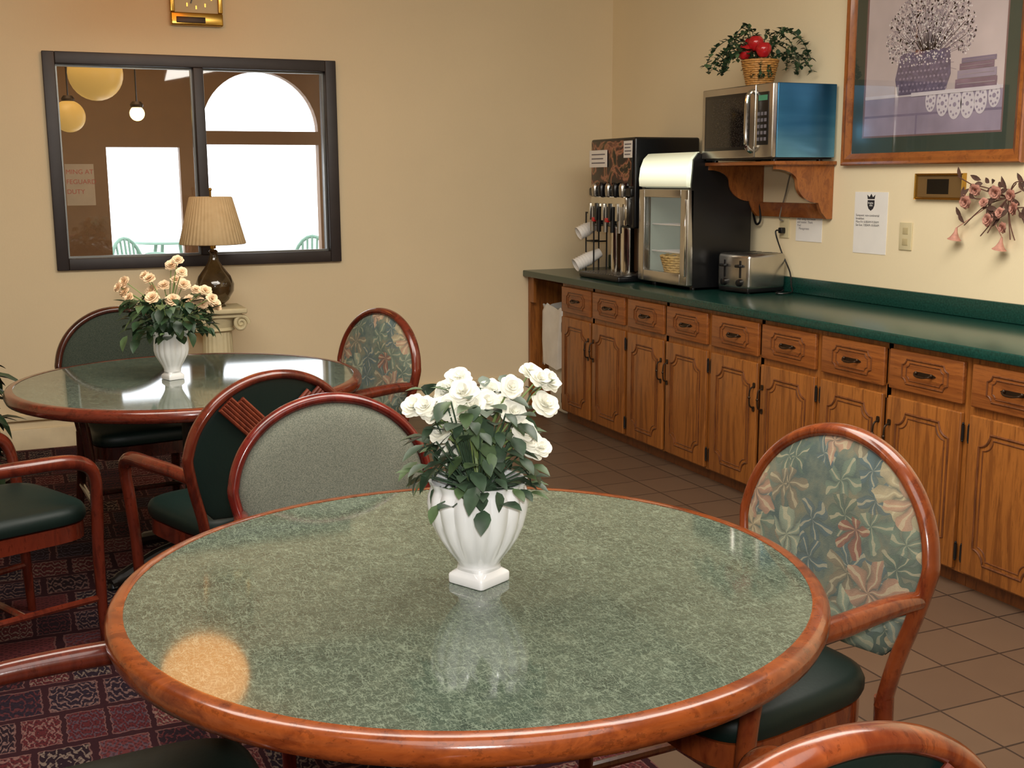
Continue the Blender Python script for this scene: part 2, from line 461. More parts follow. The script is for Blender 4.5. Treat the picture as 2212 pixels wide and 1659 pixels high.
M_patio=plain('green_plastic',lin(104,136,118),.5)
def patio_chair(loc,rz):
    bm=newbm()
    for sx in(-.22,.22):
        for sy in(-.2,.2): tube(bm,[(sx,sy,0),(sx*.95,sy*.95,.43)],.02,8)
        tube(bm,catmull([(sx,-.2,.43),(sx*1.1,-.18,.64),(sx*1.1,.1,.66),(sx,.24,.62)],5),.022,8)
    box(bm,-.24,.24,-.22,.22,.42,.45,.01)
    arch=[(.24*math.cos(a*pi/12),.22+.06*math.sin(a*pi/12),.45+.4*math.sin(a*pi/12)) for a in range(13)]
    tube(bm,arch,.022,8)
    for k in range(-3,4): tube(bm,[(k*.055,.22,.45),(k*.06,.27,.45+.4*math.sqrt(max(0,1-(k*.25)**2)))],.014,6)
    thing('patio_chair','green plastic patio chair outside the windows','chair',loc,rz,'plastic patio chairs',finish(bm,'patio_chair',M_patio))
patio_chair((1.42,14.2,-.02),.6); patio_chair((3.25,13.6,-.02),-.5)
T=thing('patio_table','green plastic patio table outside the windows','table',(2.0,16.0,-.02))
bm=newbm(); lathe(bm,(0,0,.70),[(.45,0),(.47,.01),(.46,.03),(.3,.035)],32); part('table_top',T,bm,M_patio)
for k in range(4):
    a=k*pi/2+.4; bm=newbm(); tube(bm,[(.35*math.cos(a),.35*math.sin(a),0),(.22*math.cos(a),.22*math.sin(a),.71)],.022,8); part('leg',T,bm,M_patio)

# wall clock
T=thing('wall_clock','square gold-rimmed wall clock with a cream face','clock',(1.08,YB-.05,2.37))
bm=newbm(); x0,x1,z0,z1=.935,1.225,2.37,2.73
box(bm,x0,x1,YB-.05,YB,z0,z0+.07,.008); box(bm,x0,x1,YB-.05,YB,z1-.03,z1,.006)
box(bm,x0,x0+.025,YB-.05,YB,z0+.07,z1-.03,.005); box(bm,x1-.025,x1,YB-.05,YB,z0+.07,z1-.03,.005)
part('clock_case',T,bm,M_gold,True)
bm=newbm(); box(bm,x0+.02,x1-.02,YB-.03,YB-.01,z0+.06,z1-.02); part('clock_face',T,bm,plain('clock_face_cream',lin(205,190,150),.5),True)
bm=newbm(); box(bm,x0+.03,x1-.1,YB-.056,YB-.049,z0+.012,z0+.045,.002); part('name_plate',T,bm,M_bronze,True)
for k in range(12):
    a=k*pi/6; cx,cz=1.08+.1*math.sin(a),2.57+.1*math.cos(a)
    bm=newbm(); box(bm,cx-.004,cx+.004,YB-.033,YB-.029,cz-.010,cz+.010); part('hour_marker',T,bm,M_gold,True)
bm=newbm(); tube(bm,[(1.08,YB-.036,2.57),(1.13,YB-.036,2.62)],.004,6); part('clock_hand',T,bm,M_black,True)
bm=newbm(); tube(bm,[(1.08,YB-.038,2.57),(1.05,YB-.038,2.49)],.003,6); part('clock_hand',T,bm,M_black,True)

# ------------------------------------------------------------------ tables
def round_table(loc,r,label,edge):
    T=thing('dining_table',label,'table',(loc[0],loc[1],0),0,'round dining tables')
    e=.034
    bm=newbm(); lathe(bm,(0,0,0),[(r-.06,.715),(r-e+.002,.718),(r-e+.002,.749),(r-.06,.7492),(r-.3,.7494),(.001,.7495)],96)
    part('table_top',T,bm,M_lam)
    bm=newbm()
    pr=[(r-e,.712),(r-.018,.704),(r-.005,.709),(r,.722),(r-.001,.738),(r-.007,.747),(r-.016,.7505),(r-e+.001,.7505)]
    loft(bm,[circ((0,0,0),q,96,z=z) for q,z in pr]+[circ((0,0,0),r-e+.001,96,z=.745)],False,False)
    part('table_edge',T,bm,edge,sharp=60)
    bm=newbm(); lathe(bm,(0,0,0),[(.05,.03),(.05,.08),(.038,.12),(.038,.64),(.06,.66),(.2,.69),(.2,.716)],32)
    part('pedestal',T,bm,M_iron)
    for k in range(4):
        a=k*pi/2+.5; c,s=math.cos(a),math.sin(a)
        bm=newbm(); tube(bm,catmull([(c*.03,s*.03,.09),(c*.2,s*.2,.075),(c*.36,s*.36,.03),(c*.4,s*.4,.022)],5),[.03]*6+[.028]*5+[.022]*5,10)
        part('foot',T,bm,M_iron)
        lathe_b=newbm(); lathe(lathe_b,(c*.39,s*.39,0),[(.02,0),(.022,.01),(.015,.025)],14); part('foot_glide',T,lathe_b,M_black)
TX,TY=.778,2.0
BX,BY=.61,4.57
round_table((TX,TY),.676,'round dining table with green marbled top and reddish oak edge',M_edge)
round_table((BX,BY),.668,'round dining table with dark marbled top beside the lamp pedestal',M_edged)

# ------------------------------------------------------------------ chairs
def fx(z): return -.14*(z-.42)
def chair_meshes():
    D={}
    ar=[]
    for k in range(0,25):
        a=k*pi/24; z=.70+.25*math.sin(a); ar.append((fx(z),.272*math.cos(a),z))
    left=[(fx(.40),.205,.40),(fx(.5),.222,.5),(fx(.6),.25,.6)]
    right=[(a[0],-a[1],a[2]) for a in reversed(left)]
    path=catmull(left+ar+right,3)
    bm=newbm(); tube(bm,path,.0155,14,flat=1.45,upv=(1,0,0)); D['frame']=bm
    ol=[]
    for k in range(0,33):
        a=k*pi/32; ol.append((.261*math.cos(a),.70+.239*math.sin(a)))
    ol+=[(-.24,.6),(-.214,.53),(-.19,.505),(-.1,.498),(0,.497),(.1,.498),(.19,.505),(.214,.53),(.24,.6)]
    cz=.70
    def pad(sgn,th):
        bm=newbm(); loops=[]
        for s in (1,.995,.98,.94,.85,.7,.5,.3,.1,.01):
            lp=[]
            for (y,z) in ol:
                yy=y*s; zz=cz+(z-cz)*s
                lp.append((fx(zz)+sgn*(.004+th*math.sqrt(max(0,1-s**6))),yy,zz))
            loops.append(lp)
        loft(bm,loops,True,True); return bm
    D['pad']=pad(1,.028); D['rear']=pad(-1,.008)
    def band(sg):
        bm=newbm()
        for j in range(-3,4):
            o=j*.0115
            pts=[]
            for t in [i/20 for i in range(8,21)]:
                y=sg*(-.20+.42*t); z=.53+.42*t
                y2=y-o*sg*.7; z2=z+o*.7
                if ((y2/.262)**2+(max(0,z2-.70)/.24)**2)>1: continue
                pts.append((fx(z2)-.018-.0015*(sg>0),y2,z2))
            if len(pts)>1: tube(bm,pts,.0066,8)
        return bm
    D['slatA']=band(1); D['slatB']=band(-1)
    bm=newbm(); ol2=[]
    for k in range(40):
        a=2*pi*k/40; c,s=math.cos(a),math.sin(a)
        x=.235+.235*math.copysign(abs(c)**.45,c); w=.21+.04*(x/.47)
        ol2.append((x,w*math.copysign(abs(s)**.45,s)))
    loops=[]
    for s,z in ((.9,.425),(.98,.432),(1,.445),(1,.462),(.97,.478),(.9,.487),(.7,.495),(.4,.5),(.02,.501)):
        loops.append([(.235+(x-.235)*s,y*s,z) for x,y in ol2])
    loft(bm,loops); D['seat']=bm
    bm=newbm()
    loft(bm,[[(.235+(x-.235)*s,y*s,z) for x,y in ol2] for s,z in ((.93,.37),(.965,.373),(.965,.425),(.9,.427))]); D['apron']=bm
    for sg,n in ((1,'L'),(-1,'R')):
        bm=newbm(); P=catmull([(-.03,sg*.256,.645),(.06,sg*.27,.655),(.22,sg*.288,.655),(.35,sg*.292,.648),(.415,sg*.29,.622),(.44,sg*.284,.575),(.445,sg*.276,.52)],6)
        n_=len(P); rr=[.0195+.0045*math.sin(pi*min(1,i/(n_-1)*1.2)) if i/(n_-1)*1.2<1 else .0195 for i in range(n_)]
        tube(bm,P,rr,12); D['arm'+n]=bm
        bm=newbm(); P=catmull([(.445,sg*.276,.525),(.447,sg*.268,.44),(.447,sg*.258,.3),(.455,sg*.25,.0)],5); tube(bm,P,[.0195]*8+[.019]*3+[.018,.017,.016,.015,.014],12); D['fleg'+n]=bm
        bm=newbm(); P=catmull([(fx(.42),sg*.206,.42),(-.005,sg*.208,.3),(-.04,sg*.215,.14),(-.09,sg*.222,.0)],5); tube(bm,P,[.021]*8+[.02]*3+[.019,.018,.017,.016,.015],12); D['rleg'+n]=bm
        bm=newbm(); tube(bm,[(.448,sg*.252,.17),(-.035,sg*.214,.17)],.0115,8); D['str'+n]=bm
    bm=newbm(); tube(bm,[(.2,.232,.17),(.2,-.232,.17)],.0115,8); D['cross']=bm
    return D
DM=chair_meshes()
CACHE={}
def cm(key,mat,sharp=40):
    k=(key,mat.name)
    if k not in CACHE:
        CACHE[k]=finish(DM[key].copy(),key,mat,sharp)
    return CACHE[k]
def chair(B,d,pad,wd,label,sz=1.):
    a=math.atan2(d[1],d[0])
    T=thing('dining_chair',label,'chair',(B[0],B[1],0),a,'arched-back dining armchairs')
    T.scale=(1,1,sz)
    fr=put('backrest',cm('frame',wd),T)
    put('backrest_cushion',cm('pad',pad),fr); put('back_panel',cm('rear',M_vinyl),fr)
    put('fluted_band',cm('slatA',M_band),fr); put('fluted_band',cm('slatB',M_band),fr)
    put('seat',cm('seat',M_vinyl),T); put('seat_frame',cm('apron',wd),T)
    for s in 'LR':
        put('arm',cm('arm'+s,wd),T); put('leg',cm('fleg'+s,wd),T); put('leg',cm('rleg'+s,wd),T); put('stretcher',cm('str'+s,wd),T)
    put('stretcher',cm('cross',wd),T)
    return T
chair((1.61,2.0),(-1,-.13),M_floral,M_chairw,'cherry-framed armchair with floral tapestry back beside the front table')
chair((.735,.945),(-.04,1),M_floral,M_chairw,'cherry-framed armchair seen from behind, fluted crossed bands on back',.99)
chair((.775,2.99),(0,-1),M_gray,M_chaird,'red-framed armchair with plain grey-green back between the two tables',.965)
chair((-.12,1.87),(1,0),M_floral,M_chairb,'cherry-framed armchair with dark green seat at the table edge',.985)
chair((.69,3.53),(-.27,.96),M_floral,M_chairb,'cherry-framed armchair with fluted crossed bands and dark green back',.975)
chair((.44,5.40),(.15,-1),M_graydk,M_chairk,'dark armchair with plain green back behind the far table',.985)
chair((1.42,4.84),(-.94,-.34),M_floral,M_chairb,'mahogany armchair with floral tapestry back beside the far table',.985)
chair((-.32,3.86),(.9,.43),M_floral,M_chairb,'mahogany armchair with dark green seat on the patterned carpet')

# ------------------------------------------------------------------ roses
def rose_mesh(name,mat,seed):
    rr=random.Random(seed); bm=newbm()
    def petal(a,tilt,L,W,base):
        rows=[]; n=6; m=7
        ca,sa=math.cos(a),math.sin(a); ph=rr.uniform(0,6)
        for i in range(n):
            t=i/(n-1); row=[]
            for j in range(m):
                s=(j/(m-1)-.5)*2
                wd=W*math.sin(pi*(.10+.62*t))*s
                tt=t*(1-.18*s*s*t)
                curl=.30*tt**3
                out=base+L*(tt*math.sin(tilt)+curl*.6); up=L*(tt*math.cos(tilt)-curl*.35)
                ru=.06*L*t*math.sin(3*s+ph)
                o=out-s*s*.35*W*(1-t*.4)
                row.append(bm.verts.new((o*ca-wd*sa,o*sa+wd*ca,up+ru)))
            rows.append(row)
        for A,B in zip(rows,rows[1:]):
            for j in range(m-1): bm.faces.new((A[j],A[j+1],B[j+1],B[j]))
    for ring,(n,tilt,L,W,base) in enumerate(((3,.05,.018,.011,.001),(4,.35,.021,.015,.003),(5,.75,.024,.019,.004),(6,1.12,.027,.022,.004),(7,1.5,.029,.022,.003))):
        for k in range(n): petal(2*pi*k/n+ring*.5+rr.uniform(-.2,.2),tilt+rr.uniform(-.12,.12),L*rr.uniform(.9,1.1),W*rr.uniform(.9,1.1),base)
    return finish(bm,name,mat,80)
RW=[rose_mesh('white_rose',M_rosew,i) for i in range(3)]
RP=[rose_mesh('peach_rose',M_rosep,i+5) for i in range(3)]

def vase_mesh(R0,H,lobes=16,slim=0.):
    bm=newbm()
    pr=[(.44,.165),(.43,.19),(.52,.25),(.68,.35),(.82,.46),(.93,.58),(.99,.69),(1.02,.79),(1.0,.87),(.96,.92),(.955,.95),(.985,.98),(1.0,1.0)]
    if slim: pr=[(.46,.165),(.46,.21),(.56,.29),(.72,.40),(.86,.50),(.92,.60),(.91,.72),(.88,.82),(.90,.92),(.96,.97),(1.0,1.0)]
    loops=[]
    for r,z in pr:
        amp=.035*min(1,max(0,(z-.2)*4))*(1 if z<.93 else .6)
        loops.append(circ((0,0,0),r*R0,96,z=z*H,fn=lambda a,amp=amp:1+amp*(abs(math.cos(a*lobes/2))*2-1)))
    for r,z in ((.95,1.),(.88,.9),(.8,.85)): loops.append(circ((0,0,0),r*R0,96,z=z*H))
    loft(bm,loops,True,True)
    def sq(s,z,n=96,p=.14):
        out=[]
        for i in range(n):
            a=2*pi*i/n; c,q=math.cos(a),math.sin(a)
            out.append((s*math.copysign(abs(c)**p,c),s*math.copysign(abs(q)**p,q),z))
        return out
    s=.46*R0
    loft(bm,[sq(s,0),sq(s*1.02,.002),sq(s*1.02,.075*H),sq(s*.99,.09*H),sq(s*.92,.105*H,p=.2),sq(s*.84,.13*H,p=.5),circ((0,0,0),.44*R0,96,z=.17*H)])
    return finish(bm,'vase',M_white,50)

def bouquet(T,pos,roses,z0,leafmat,nl,spread,seed,lsize,names='rose',zr=(-.02,.16),rs=.72):
    rr=random.Random(seed)
    bm=newbm()
    for (x,y,z) in pos:
        tube(bm,catmull([(rr.uniform(-.02,.02),rr.uniform(-.02,.02),z0-.03),(x*.35,y*.35,z0+(z-z0)*.5),(x,y,z)],5),.0018,6)
    part('stem',T,bm,M_stem)
    for i,(x,y,z) in enumerate(pos):
        o=put(names,roses[i%3],T,(x,y,z-.004))
        v=Vector((x*1.1+rr.uniform(-.05,.05),-.17+y,.17+rr.uniform(-.05,.08))).normalized()
        o.rotation_euler=v.to_track_quat('Z','Y').to_euler()
        k=rs*rr.uniform(.82,1.12); o.scale=(k,k,k)
    bm=newbm()
    for i in range(nl):
        a=rr.uniform(0,2*pi); t=rr.random(); rad=spread*(.15+.8*rr.random()**.7)
        z=z0+zr[0]+(zr[1]-zr[0])*t
        rad*=1-.1*t
        p=(rad*math.cos(a),rad*math.sin(a),z)
        d=(math.cos(a+rr.uniform(-.7,.7)),math.sin(a+rr.uniform(-.7,.7)),rr.uniform(-.9,.7)-.3*(1-t))
        L=lsize*rr.uniform(.7,1.25)
        leaf(bm,p,d,(0,0,1),L,L*.66,rr.uniform(.05,.5),mi=0 if rr.random()<.65 else 1)
        if i%3==0: tube(bm,[(p[0]*.2,p[1]*.2,z0-.01),p],.0016,5)
    f=part('foliage',T,bm,leafmat,sharp=80); f['kind']='stuff'

VZ=.7506
ca=-math.radians(23.4)
T=thing('rose_arrangement','white silk roses in a fluted white ceramic urn vase','flowers',(.781,1.965,VZ),ca)
put('vase',vase_mesh(.092,.20),T,rot=(0,0,pi/4+.1))
px=[(900,885),(945,890),(993,832),(1000,907),(968,862),(1052,877),(1105,838),(1165,832),(1108,890),(1176,886),(1132,932),(1166,968),(955,945),(967,1005),(1140,955),(1025,882),(1185,840),(1148,828),(985,842),(1085,885),(1120,945),(975,880),(1062,866),(1150,980),(925,880),(1005,850)]
pos=[]
for i,(u,v) in enumerate(px):
    pos.append(((u-1032)/1140.,R.uniform(-.06,.06),.195+(1062-v)/1150.))
bouquet(T,pos,RW,.195,[M_leaf,M_leaf3],260,.125,3,.044,'rose',(-.025,.18),.72)
T=thing('peach_rose_arrangement','pale peach silk roses in a narrow white ceramic vase','flowers',(.550,4.575,VZ),ca)
put('vase',vase_mesh(.070,.19,slim=1),T,rot=(0,0,pi/4))
px=[(300,620),(325,612),(312,650),(345,640),(385,590),(405,578),(395,618),(420,600),(360,650),(395,655),(430,640),(455,640),(470,655),(420,660),(345,615),(300,640),(330,665),(440,668),(290,630),(370,630),(410,628),(462,672)]
pos=[((u-378)/515.,R.uniform(-.1,.08),.19+(722-v)/525.) for u,v in px]
bouquet(T,pos,RP,.19,[M_leaf2,M_leaf3],250,.18,9,.052,'rose',(-.02,.13),.72)

# ------------------------------------------------------------------ pedestal + lamp
PX,PY=1.065,6.70
T=thing('pedestal_column','cream plaster ionic column pedestal against the wall','pedestal',(PX,PY,0))
bm=newbm()
box(bm,-.14,.14,-.14,.14,0,.05,.006); lathe(bm,(0,0,.05),[(.13,0),(.135,.02),(.12,.035),(.11,.045),(.115,.06),(.095,.075)],48)
part('column_base',T,bm,M_plaster)
bm=newbm(); lathe(bm,(0,0,0),[(.095,.12),(.092,.4),(.082,.66)],96,fn=lambda a:1-.05*abs(math.cos(a*10))); part('column_shaft',T,bm,M_plaster,sharp=60)
bm=newbm()
lathe(bm,(0,0,0),[(.083,.655),(.1,.665),(.09,.68),(.105,.72),(.12,.75)],40)
box(bm,-.15,.15,-.15,.15,.765,.795,.008); box(bm,-.125,.125,-.125,.125,.74,.766,.006)
for sx in (-1,1):
    for sy in (-1,1):
        pts=[]
        for k in range(34):
            a=k*.36; rr=.048*(1-k/36.); pts.append((sx*(.118+rr*math.cos(a)*.9),sy*.112,.705+rr*math.sin(a)))
        tube(bm,pts,[.012*(1-.5*k/34) for k in range(34)],8)
    loft(bm,[[(sx*.118+rq*math.cos(2*pi*k/24),yy,.705+rq*math.sin(2*pi*k/24)) for k in range(24)] for yy,rq in ((-.108,.034),(-.05,.026),(.05,.026),(.108,.034))])
part('column_capital',T,bm,M_plaster)
LZ=.7955
T=thing('table_lamp','brown glass bottle lamp with pleated beige shade on the pedestal','lamp',(PX,PY,LZ))
b=NB('brown_lamp_glass'); b.base(b.ramp(b.noise(b.coords(),10,3),[(.3,lin(44,32,18)),(.7,lin(84,64,36))]),.08,coat=.6,spec=.7)
bm=newbm(); lathe(bm,(0,0,0),[(.055,0),(.062,.008),(.05,.018),(.075,.04),(.105,.09),(.108,.13),(.09,.175),(.055,.22),(.03,.26),(.022,.30),(.026,.315),(.015,.325)],40)
part('lamp_base',T,bm,b.m)
bm=newbm(); tube(bm,[(0,0,.32),(0,0,.655)],.006,8); lathe(bm,(0,0,.33),[(.016,0),(.018,.03),(.012,.06)],16); sphere(bm,(0,0,.66),.01); tube(bm,[(-.11,0,.61),(.11,0,.61)],.003,6)
part('lamp_stem',T,bm,M_gold)
bm=newbm(); n=144
fl=lambda a:1+.010*math.cos(a*48)
loft(bm,[circ((0,0,0),r,n*2,z=z,fn=fl) for r,z in ((.178,.355),(.183,.36),(.150,.49),(.118,.615),(.112,.62))]+[circ((0,0,0),r,n*2,z=z,fn=fl) for r,z in ((.108,.615),(.14,.49),(.173,.357))],False,False,closed=True)
b=NB('pleated_beige_shade'); b.base(b.ramp(b.noise(b.coords(),20,2),[(.3,lin(214,184,138)),(.7,lin(224,196,150))]),.8)
part('lamp_shade',T,bm,b.m,sharp=80)

T=thing('potted_plant','dark green leafy floor plant in a brown pot','plant',(-.22,5.22,0))
bm=newbm(); lathe(bm,(0,0,0),[(.11,0),(.12,.01),(.15,.24),(.16,.25),(.16,.27),(.14,.27),(.13,.24)],32); part('plant_pot',T,bm,M_bronze)
bm=newbm()
for i in range(130):
    a=R.uniform(0,2*pi); z=R.uniform(.3,.78); rad=R.uniform(.02,.14)
    p=(rad*math.cos(a),rad*math.sin(a),z); 
    leaf(bm,p,(math.cos(a),math.sin(a),R.uniform(-.7,.3)),(0,0,1),R.uniform(.09,.15),.06,.4)
    if i%4==0: tube(bm,[(0,0,.24),(p[0]*.5,p[1]*.5,z*.7),p],.004,5)
f=part('foliage',T,bm,M_leaf2); f['kind']='stuff'

# ------------------------------------------------------------------ cabinets
XF=3.15
YS=[6.46,5.62,4.78,3.94,3.10,2.26]
def scoop(cy,cz,w,h,r,n=6):
    out=[]
    for sx,sz in ((1,1),(-1,1),(-1,-1),(1,-1)):
        ccx,ccz=cy+sx*w/2,cz+sz*h/2
        a_s={(1,1):(270,180),(-1,1):(360,270),(-1,-1):(90,0),(1,-1):(180,90)}[(sx,sz)]
        for k in range(n+1):
            a=math.radians(a_s[0]+(a_s[1]-a_s[0])*k/n)
            out.append((ccx+r*math.cos(a),ccz+r*math.sin(a)))
    return out
def mould(bm,cy,cz,w,h,r,x,rad):
    P=[(x,a,b) for a,b in scoop(cy,cz,w,h,r)]
    tube(bm,P,rad,6,closed=True)
def pull_bail(parent,cy,cz,x):
    bm=newbm()
    pl=[(cy+.052*math.cos(a)*(1+.12*math.cos(4*a)),cz+.011*math.sin(a)*(1+.3*math.cos(2*a))) for a in [2*pi*k/32 for k in range(32)]]
    prism(bm,pl,'x',x-.003,x)
    tube(bm,catmull([(x-.003,cy-.04,cz+.003),(x-.018,cy-.036,cz-.002),(x-.024,cy-.015,cz-.007),(x-.024,cy+.015,cz-.007),(x-.018,cy+.036,cz-.002),(x-.003,cy+.04,cz+.003)],5),.0034,8)
    for s in(-1,1): sphere(bm,(x-.006,cy+s*.04,cz+.003),.007,seg=10)
    part('handle',parent,bm,M_bronze,True)
def pull_vert(parent,cy,cz,x):
    bm=newbm()
    tube(bm,catmull([(x-.003,cy,cz-.05),(x-.02,cy,cz-.042),(x-.026,cy,cz-.02),(x-.026,cy,cz+.02),(x-.02,cy,cz+.042),(x-.003,cy,cz+.05)],5),.004,8)
    for s in(-1,1):
        pl=[(cy+.009*math.cos(a),cz+s*.056+.016*math.sin(a)*(1+.25*math.cos(2*a))) for a in [2*pi*k/16 for k in range(16)]]
        prism(bm,pl,'x',x-.004,x)
    sphere(bm,(x-.027,cy,cz),.007,seg=10)
    part('handle',parent,bm,M_bronze,True)
for u in range(5):
    ya,yb=YS[u+1],YS[u]; w=yb-ya; cy=(ya+yb)/2
    T=thing('base_cabinet','honey oak base cabinet with two drawers, routed doors and dark pulls','cabinet',(3.45,cy,0),0,'oak base cabinets under the counter')
    bm=newbm(); e=.001
    box(bm,XF,XF+.02,ya+e,ya+.035,.06,.868); box(bm,XF,XF+.02,yb-.035,yb-e,.06,.868)
    box(bm,XF,XF+.02,cy-.012,cy+.012,.06,.868)
    box(bm,XF,XF+.02,ya+.035,yb-.035,.84,.868); box(bm,XF,XF+.02,ya+.035,yb-.035,.645,.70); box(bm,XF,XF+.02,ya+.035,yb-.035,.06,.085)
    box(bm,XF+.02,3.75,ya+e,ya+.018,.06,.868); box(bm,XF+.02,3.75,yb-.018,yb-e,.06,.868)
    box(bm,XF+.02,3.75,ya+.018,yb-.018,.06,.08)
    part('cabinet_frame',T,bm,M_oak,True)
    bm=newbm(); box(bm,XF+.035,3.75,ya+e,yb-e,0,.06); part('toe_kick',T,bm,M_oakdk,True)
    for s in (-1,1):
        c2=cy+s*(w/4-.003); dw=w/2-.035
        dz0,dz1=.692,.848
        bm=newbm(); box(bm,XF-.02,XF-.001,c2-dw/2,c2+dw/2,dz0,dz1,.005)
        D=part('drawer',T,bm,M_oakh,True)
        bm=newbm(); mould(bm,c2,(dz0+dz1)/2,dw*.62,.095,.022,XF-.020,.004); mould(bm,c2,(dz0+dz1)/2,dw*.5,.068,.016,XF-.020,.0028)
        part('drawer_moulding',D,bm,M_oakdk,True)
        pull_bail(D,c2,(dz0+dz1)/2,XF-.02)
        dz0,dz1=.07,.662
        bm=newbm(); box(bm,XF-.02,XF-.001,c2-dw/2,c2+dw/2,dz0,dz1,.005)
        D=part('door',T,bm,M_oak,True)
        bm=newbm(); mould(bm,c2,(dz0+dz1)/2,dw*.72,.48,.05,XF-.020,.005); mould(bm,c2,(dz0+dz1)/2,dw*.62,.445,.045,XF-.020,.003)
        part('door_moulding',D,bm,M_oakdk,True)
        pull_vert(D,cy+s*.032,.50,XF-.02)
        for hz in (.14,.59):
            bm=newbm()
            yy=c2+s*(dw/2+.006); tube(bm,[(XF-.012,yy,hz-.028),(XF-.012,yy,hz+.028)],.006,8); sphere(bm,(XF-.012,yy,hz+.032),.005,seg=8); sphere(bm,(XF-.012,yy,hz-.032),.005,seg=8)
            part('hinge',D,bm,M_iron,True)
bm=newbm(); box(bm,XF,3.765,6.955,6.985,0,.868); box(bm,XF,XF+.02,6.90,6.955,.70,.868)
wthing('wood_panel','oak end panel closing the open bay under the counter','panel',bm,M_oak,(3.45,6.97,0))
T=thing('countertop','long dark green laminate countertop with low backsplash','counter',(3.44,4.6,.87))
bm=newbm(); box(bm,3.11,XW-.001,2.2,6.985,.87,.91,.006); part('worktop',T,bm,M_teal,True)
bm=newbm(); box(bm,XW-.022,XW-.001,2.2,6.985,.9102,.992,.005); part('backsplash',T,bm,M_teal,True)
T=thing('trash_bin','white plastic waste bin with liner bag in the open bay','bin',(3.37,6.70,0))
def rsq(s,z,n=48,p=.35):
    return [(s*math.copysign(abs(math.cos(2*pi*i/n))**p,math.cos(2*pi*i/n)),s*math.copysign(abs(math.sin(2*pi*i/n))**p,math.sin(2*pi*i/n)),z) for i in range(n)]
bm=newbm(); loft(bm,[rsq(.13,0),rsq(.14,.01),rsq(.175,.66),rsq(.165,.66),rsq(.13,.03)]); part('bin_body',T,bm,plain('bin_plastic',lin(205,196,176),.5))
def crk(s,z,k):
    L=rsq(s,z)
    return [(x*(1+.035*math.sin(i*k)+.02*math.sin(i*2.3*k)),y*(1+.035*math.cos(i*k)),zz+.01*math.sin(i*1.7)) for i,(x,y,zz) in enumerate(L)]
bm=newbm(); loft(bm,[crk(.185,.30,1.1),crk(.187,.45,1.3),crk(.186,.66,1.2),crk(.18,.69,1.0),crk(.165,.68,1.0),crk(.16,.5,1.0)],False,False); part('bin_liner',T,bm,plain('bin_bag_white',lin(225,222,215),.35))

# ------------------------------------------------------------------ mini fridge
fX0,fX1,fY0,fY1=3.30,3.70,5.27,5.79
T=thing('mini_fridge','black countertop display fridge with glass door and lit header','fridge',(3.5,5.53,.911))
bm=newbm()
prof=[(fX0+.04,.925),(fX1,.925),(fX1,1.40),(fX1-.12,1.50),(fX1-.25,1.60),(fX0+.06,1.635),(fX0+.03,1.60),(fX0+.02,1.47)]
for a,b_ in ((fY0,fY0+.03),(fY1-.03,fY1)): prism(bm,prof,'y',a,b_)
box(bm,fX0+.05,fX1,fY0+.03,fY1-.03,.925,.965); box(bm,fX1-.03,fX1,fY0+.03,fY1-.03,.965,1.40)
prism(bm,[(fX0+.04,1.445),(fX1,1.38),(fX1,1.40),(fX1-.12,1.50),(fX1-.25,1.60),(fX0+.06,1.63)],'y',fY0+.03,fY1-.03)
for yy in (fY0+.06,fY1-.06):
    for xx in (fX0+.08,fX1-.06): lathe(bm,(xx,yy,.9105),[(.018,0),(.018,.016)],12)
part('fridge_body',T,bm,M_black,True)
M_inn=emis('fridge_interior_glow',lin(136,146,136),.3)  # liner glows faintly by itself so the interior looks lighter
bm=newbm(); box(bm,fX1-.04,fX1-.031,fY0+.031,fY1-.031,.966,1.40); box(bm,fX0+.06,fX1-.04,fY0+.031,fY0+.036,.966,1.4); box(bm,fX0+.06,fX1-.04,fY1-.036,fY1-.031,.966,1.4)
part('fridge_liner',T,bm,M_inn,True)
for zz in (1.10,1.25):
    bm=newbm()
    for k in range(12): tube(bm,[(fX0+.07,fY0+.05+k*.037,zz),(fX1-.05,fY0+.05+k*.037,zz)],.002,5)
    tube(bm,[(fX0+.07,fY0+.04,zz),(fX0+.07,fY1-.04,zz)],.005,6)
    part('fridge_shelf',T,bm,M_white,True)
bm=newbm(); a,b_,z0,z1=fY0,fY1,.935,1.445; fw=.075
box(bm,fX0,fX0+.04,a,a+fw,z0,z1,.006); box(bm,fX0,fX0+.04,b_-fw*.8,b_,z0,z1,.006)
box(bm,fX0,fX0+.04,a+fw,b_-fw*.8,z0,z0+.06,.004); box(bm,fX0,fX0+.04,a+fw,b_-fw*.8,z1-.045,z1,.004)
D=part('door',T,bm,M_steel,True)
bm=newbm(); box(bm,fX0+.015,fX0+.02,a+fw,b_-fw*.8,z0+.06,z1-.045); part('door_glass',D,bm,M_glass,True)
bm=newbm(); box(bm,fX0-.012,fX0,a+.008,a+.02,z0+.05,z1-.05,.003); part('handle',D,bm,M_chrome,True)
bm=newbm()
hp=[(fX0+.03,1.452),(fX0-.005,1.46),(fX0-.008,1.50),(fX0,1.56),(fX0+.02,1.61),(fX0+.05,1.638),(fX0+.07,1.64),(fX0+.07,1.46)]
prism(bm,hp,'y',fY0+.012,fY1-.012)
b=NB('lit_header_glow'); x_,y_,z_=b.xyz(b.coords())
dz=b.M('ABSOLUTE',b.M('SUBTRACT',z_,.635)); fall=b.M('SUBTRACT',1.3,b.M('MULTIPLY',dz,13.))
b.base(lin(236,240,214),.3); b.put(b.p.inputs['Emission Color'],lin(240,244,214)); b.put(b.p.inputs['Emission Strength'],b.M('MAXIMUM',fall,.2))
part('lit_header',T,bm,b.m,True)
T=thing('wicker_basket','small tan wicker basket inside the glass-door fridge','basket',(3.42,5.50,.9655))
M_wick=plain('tan_wicker',lin(200,170,110),.7,var=.25,scale=80)
bm=newbm()
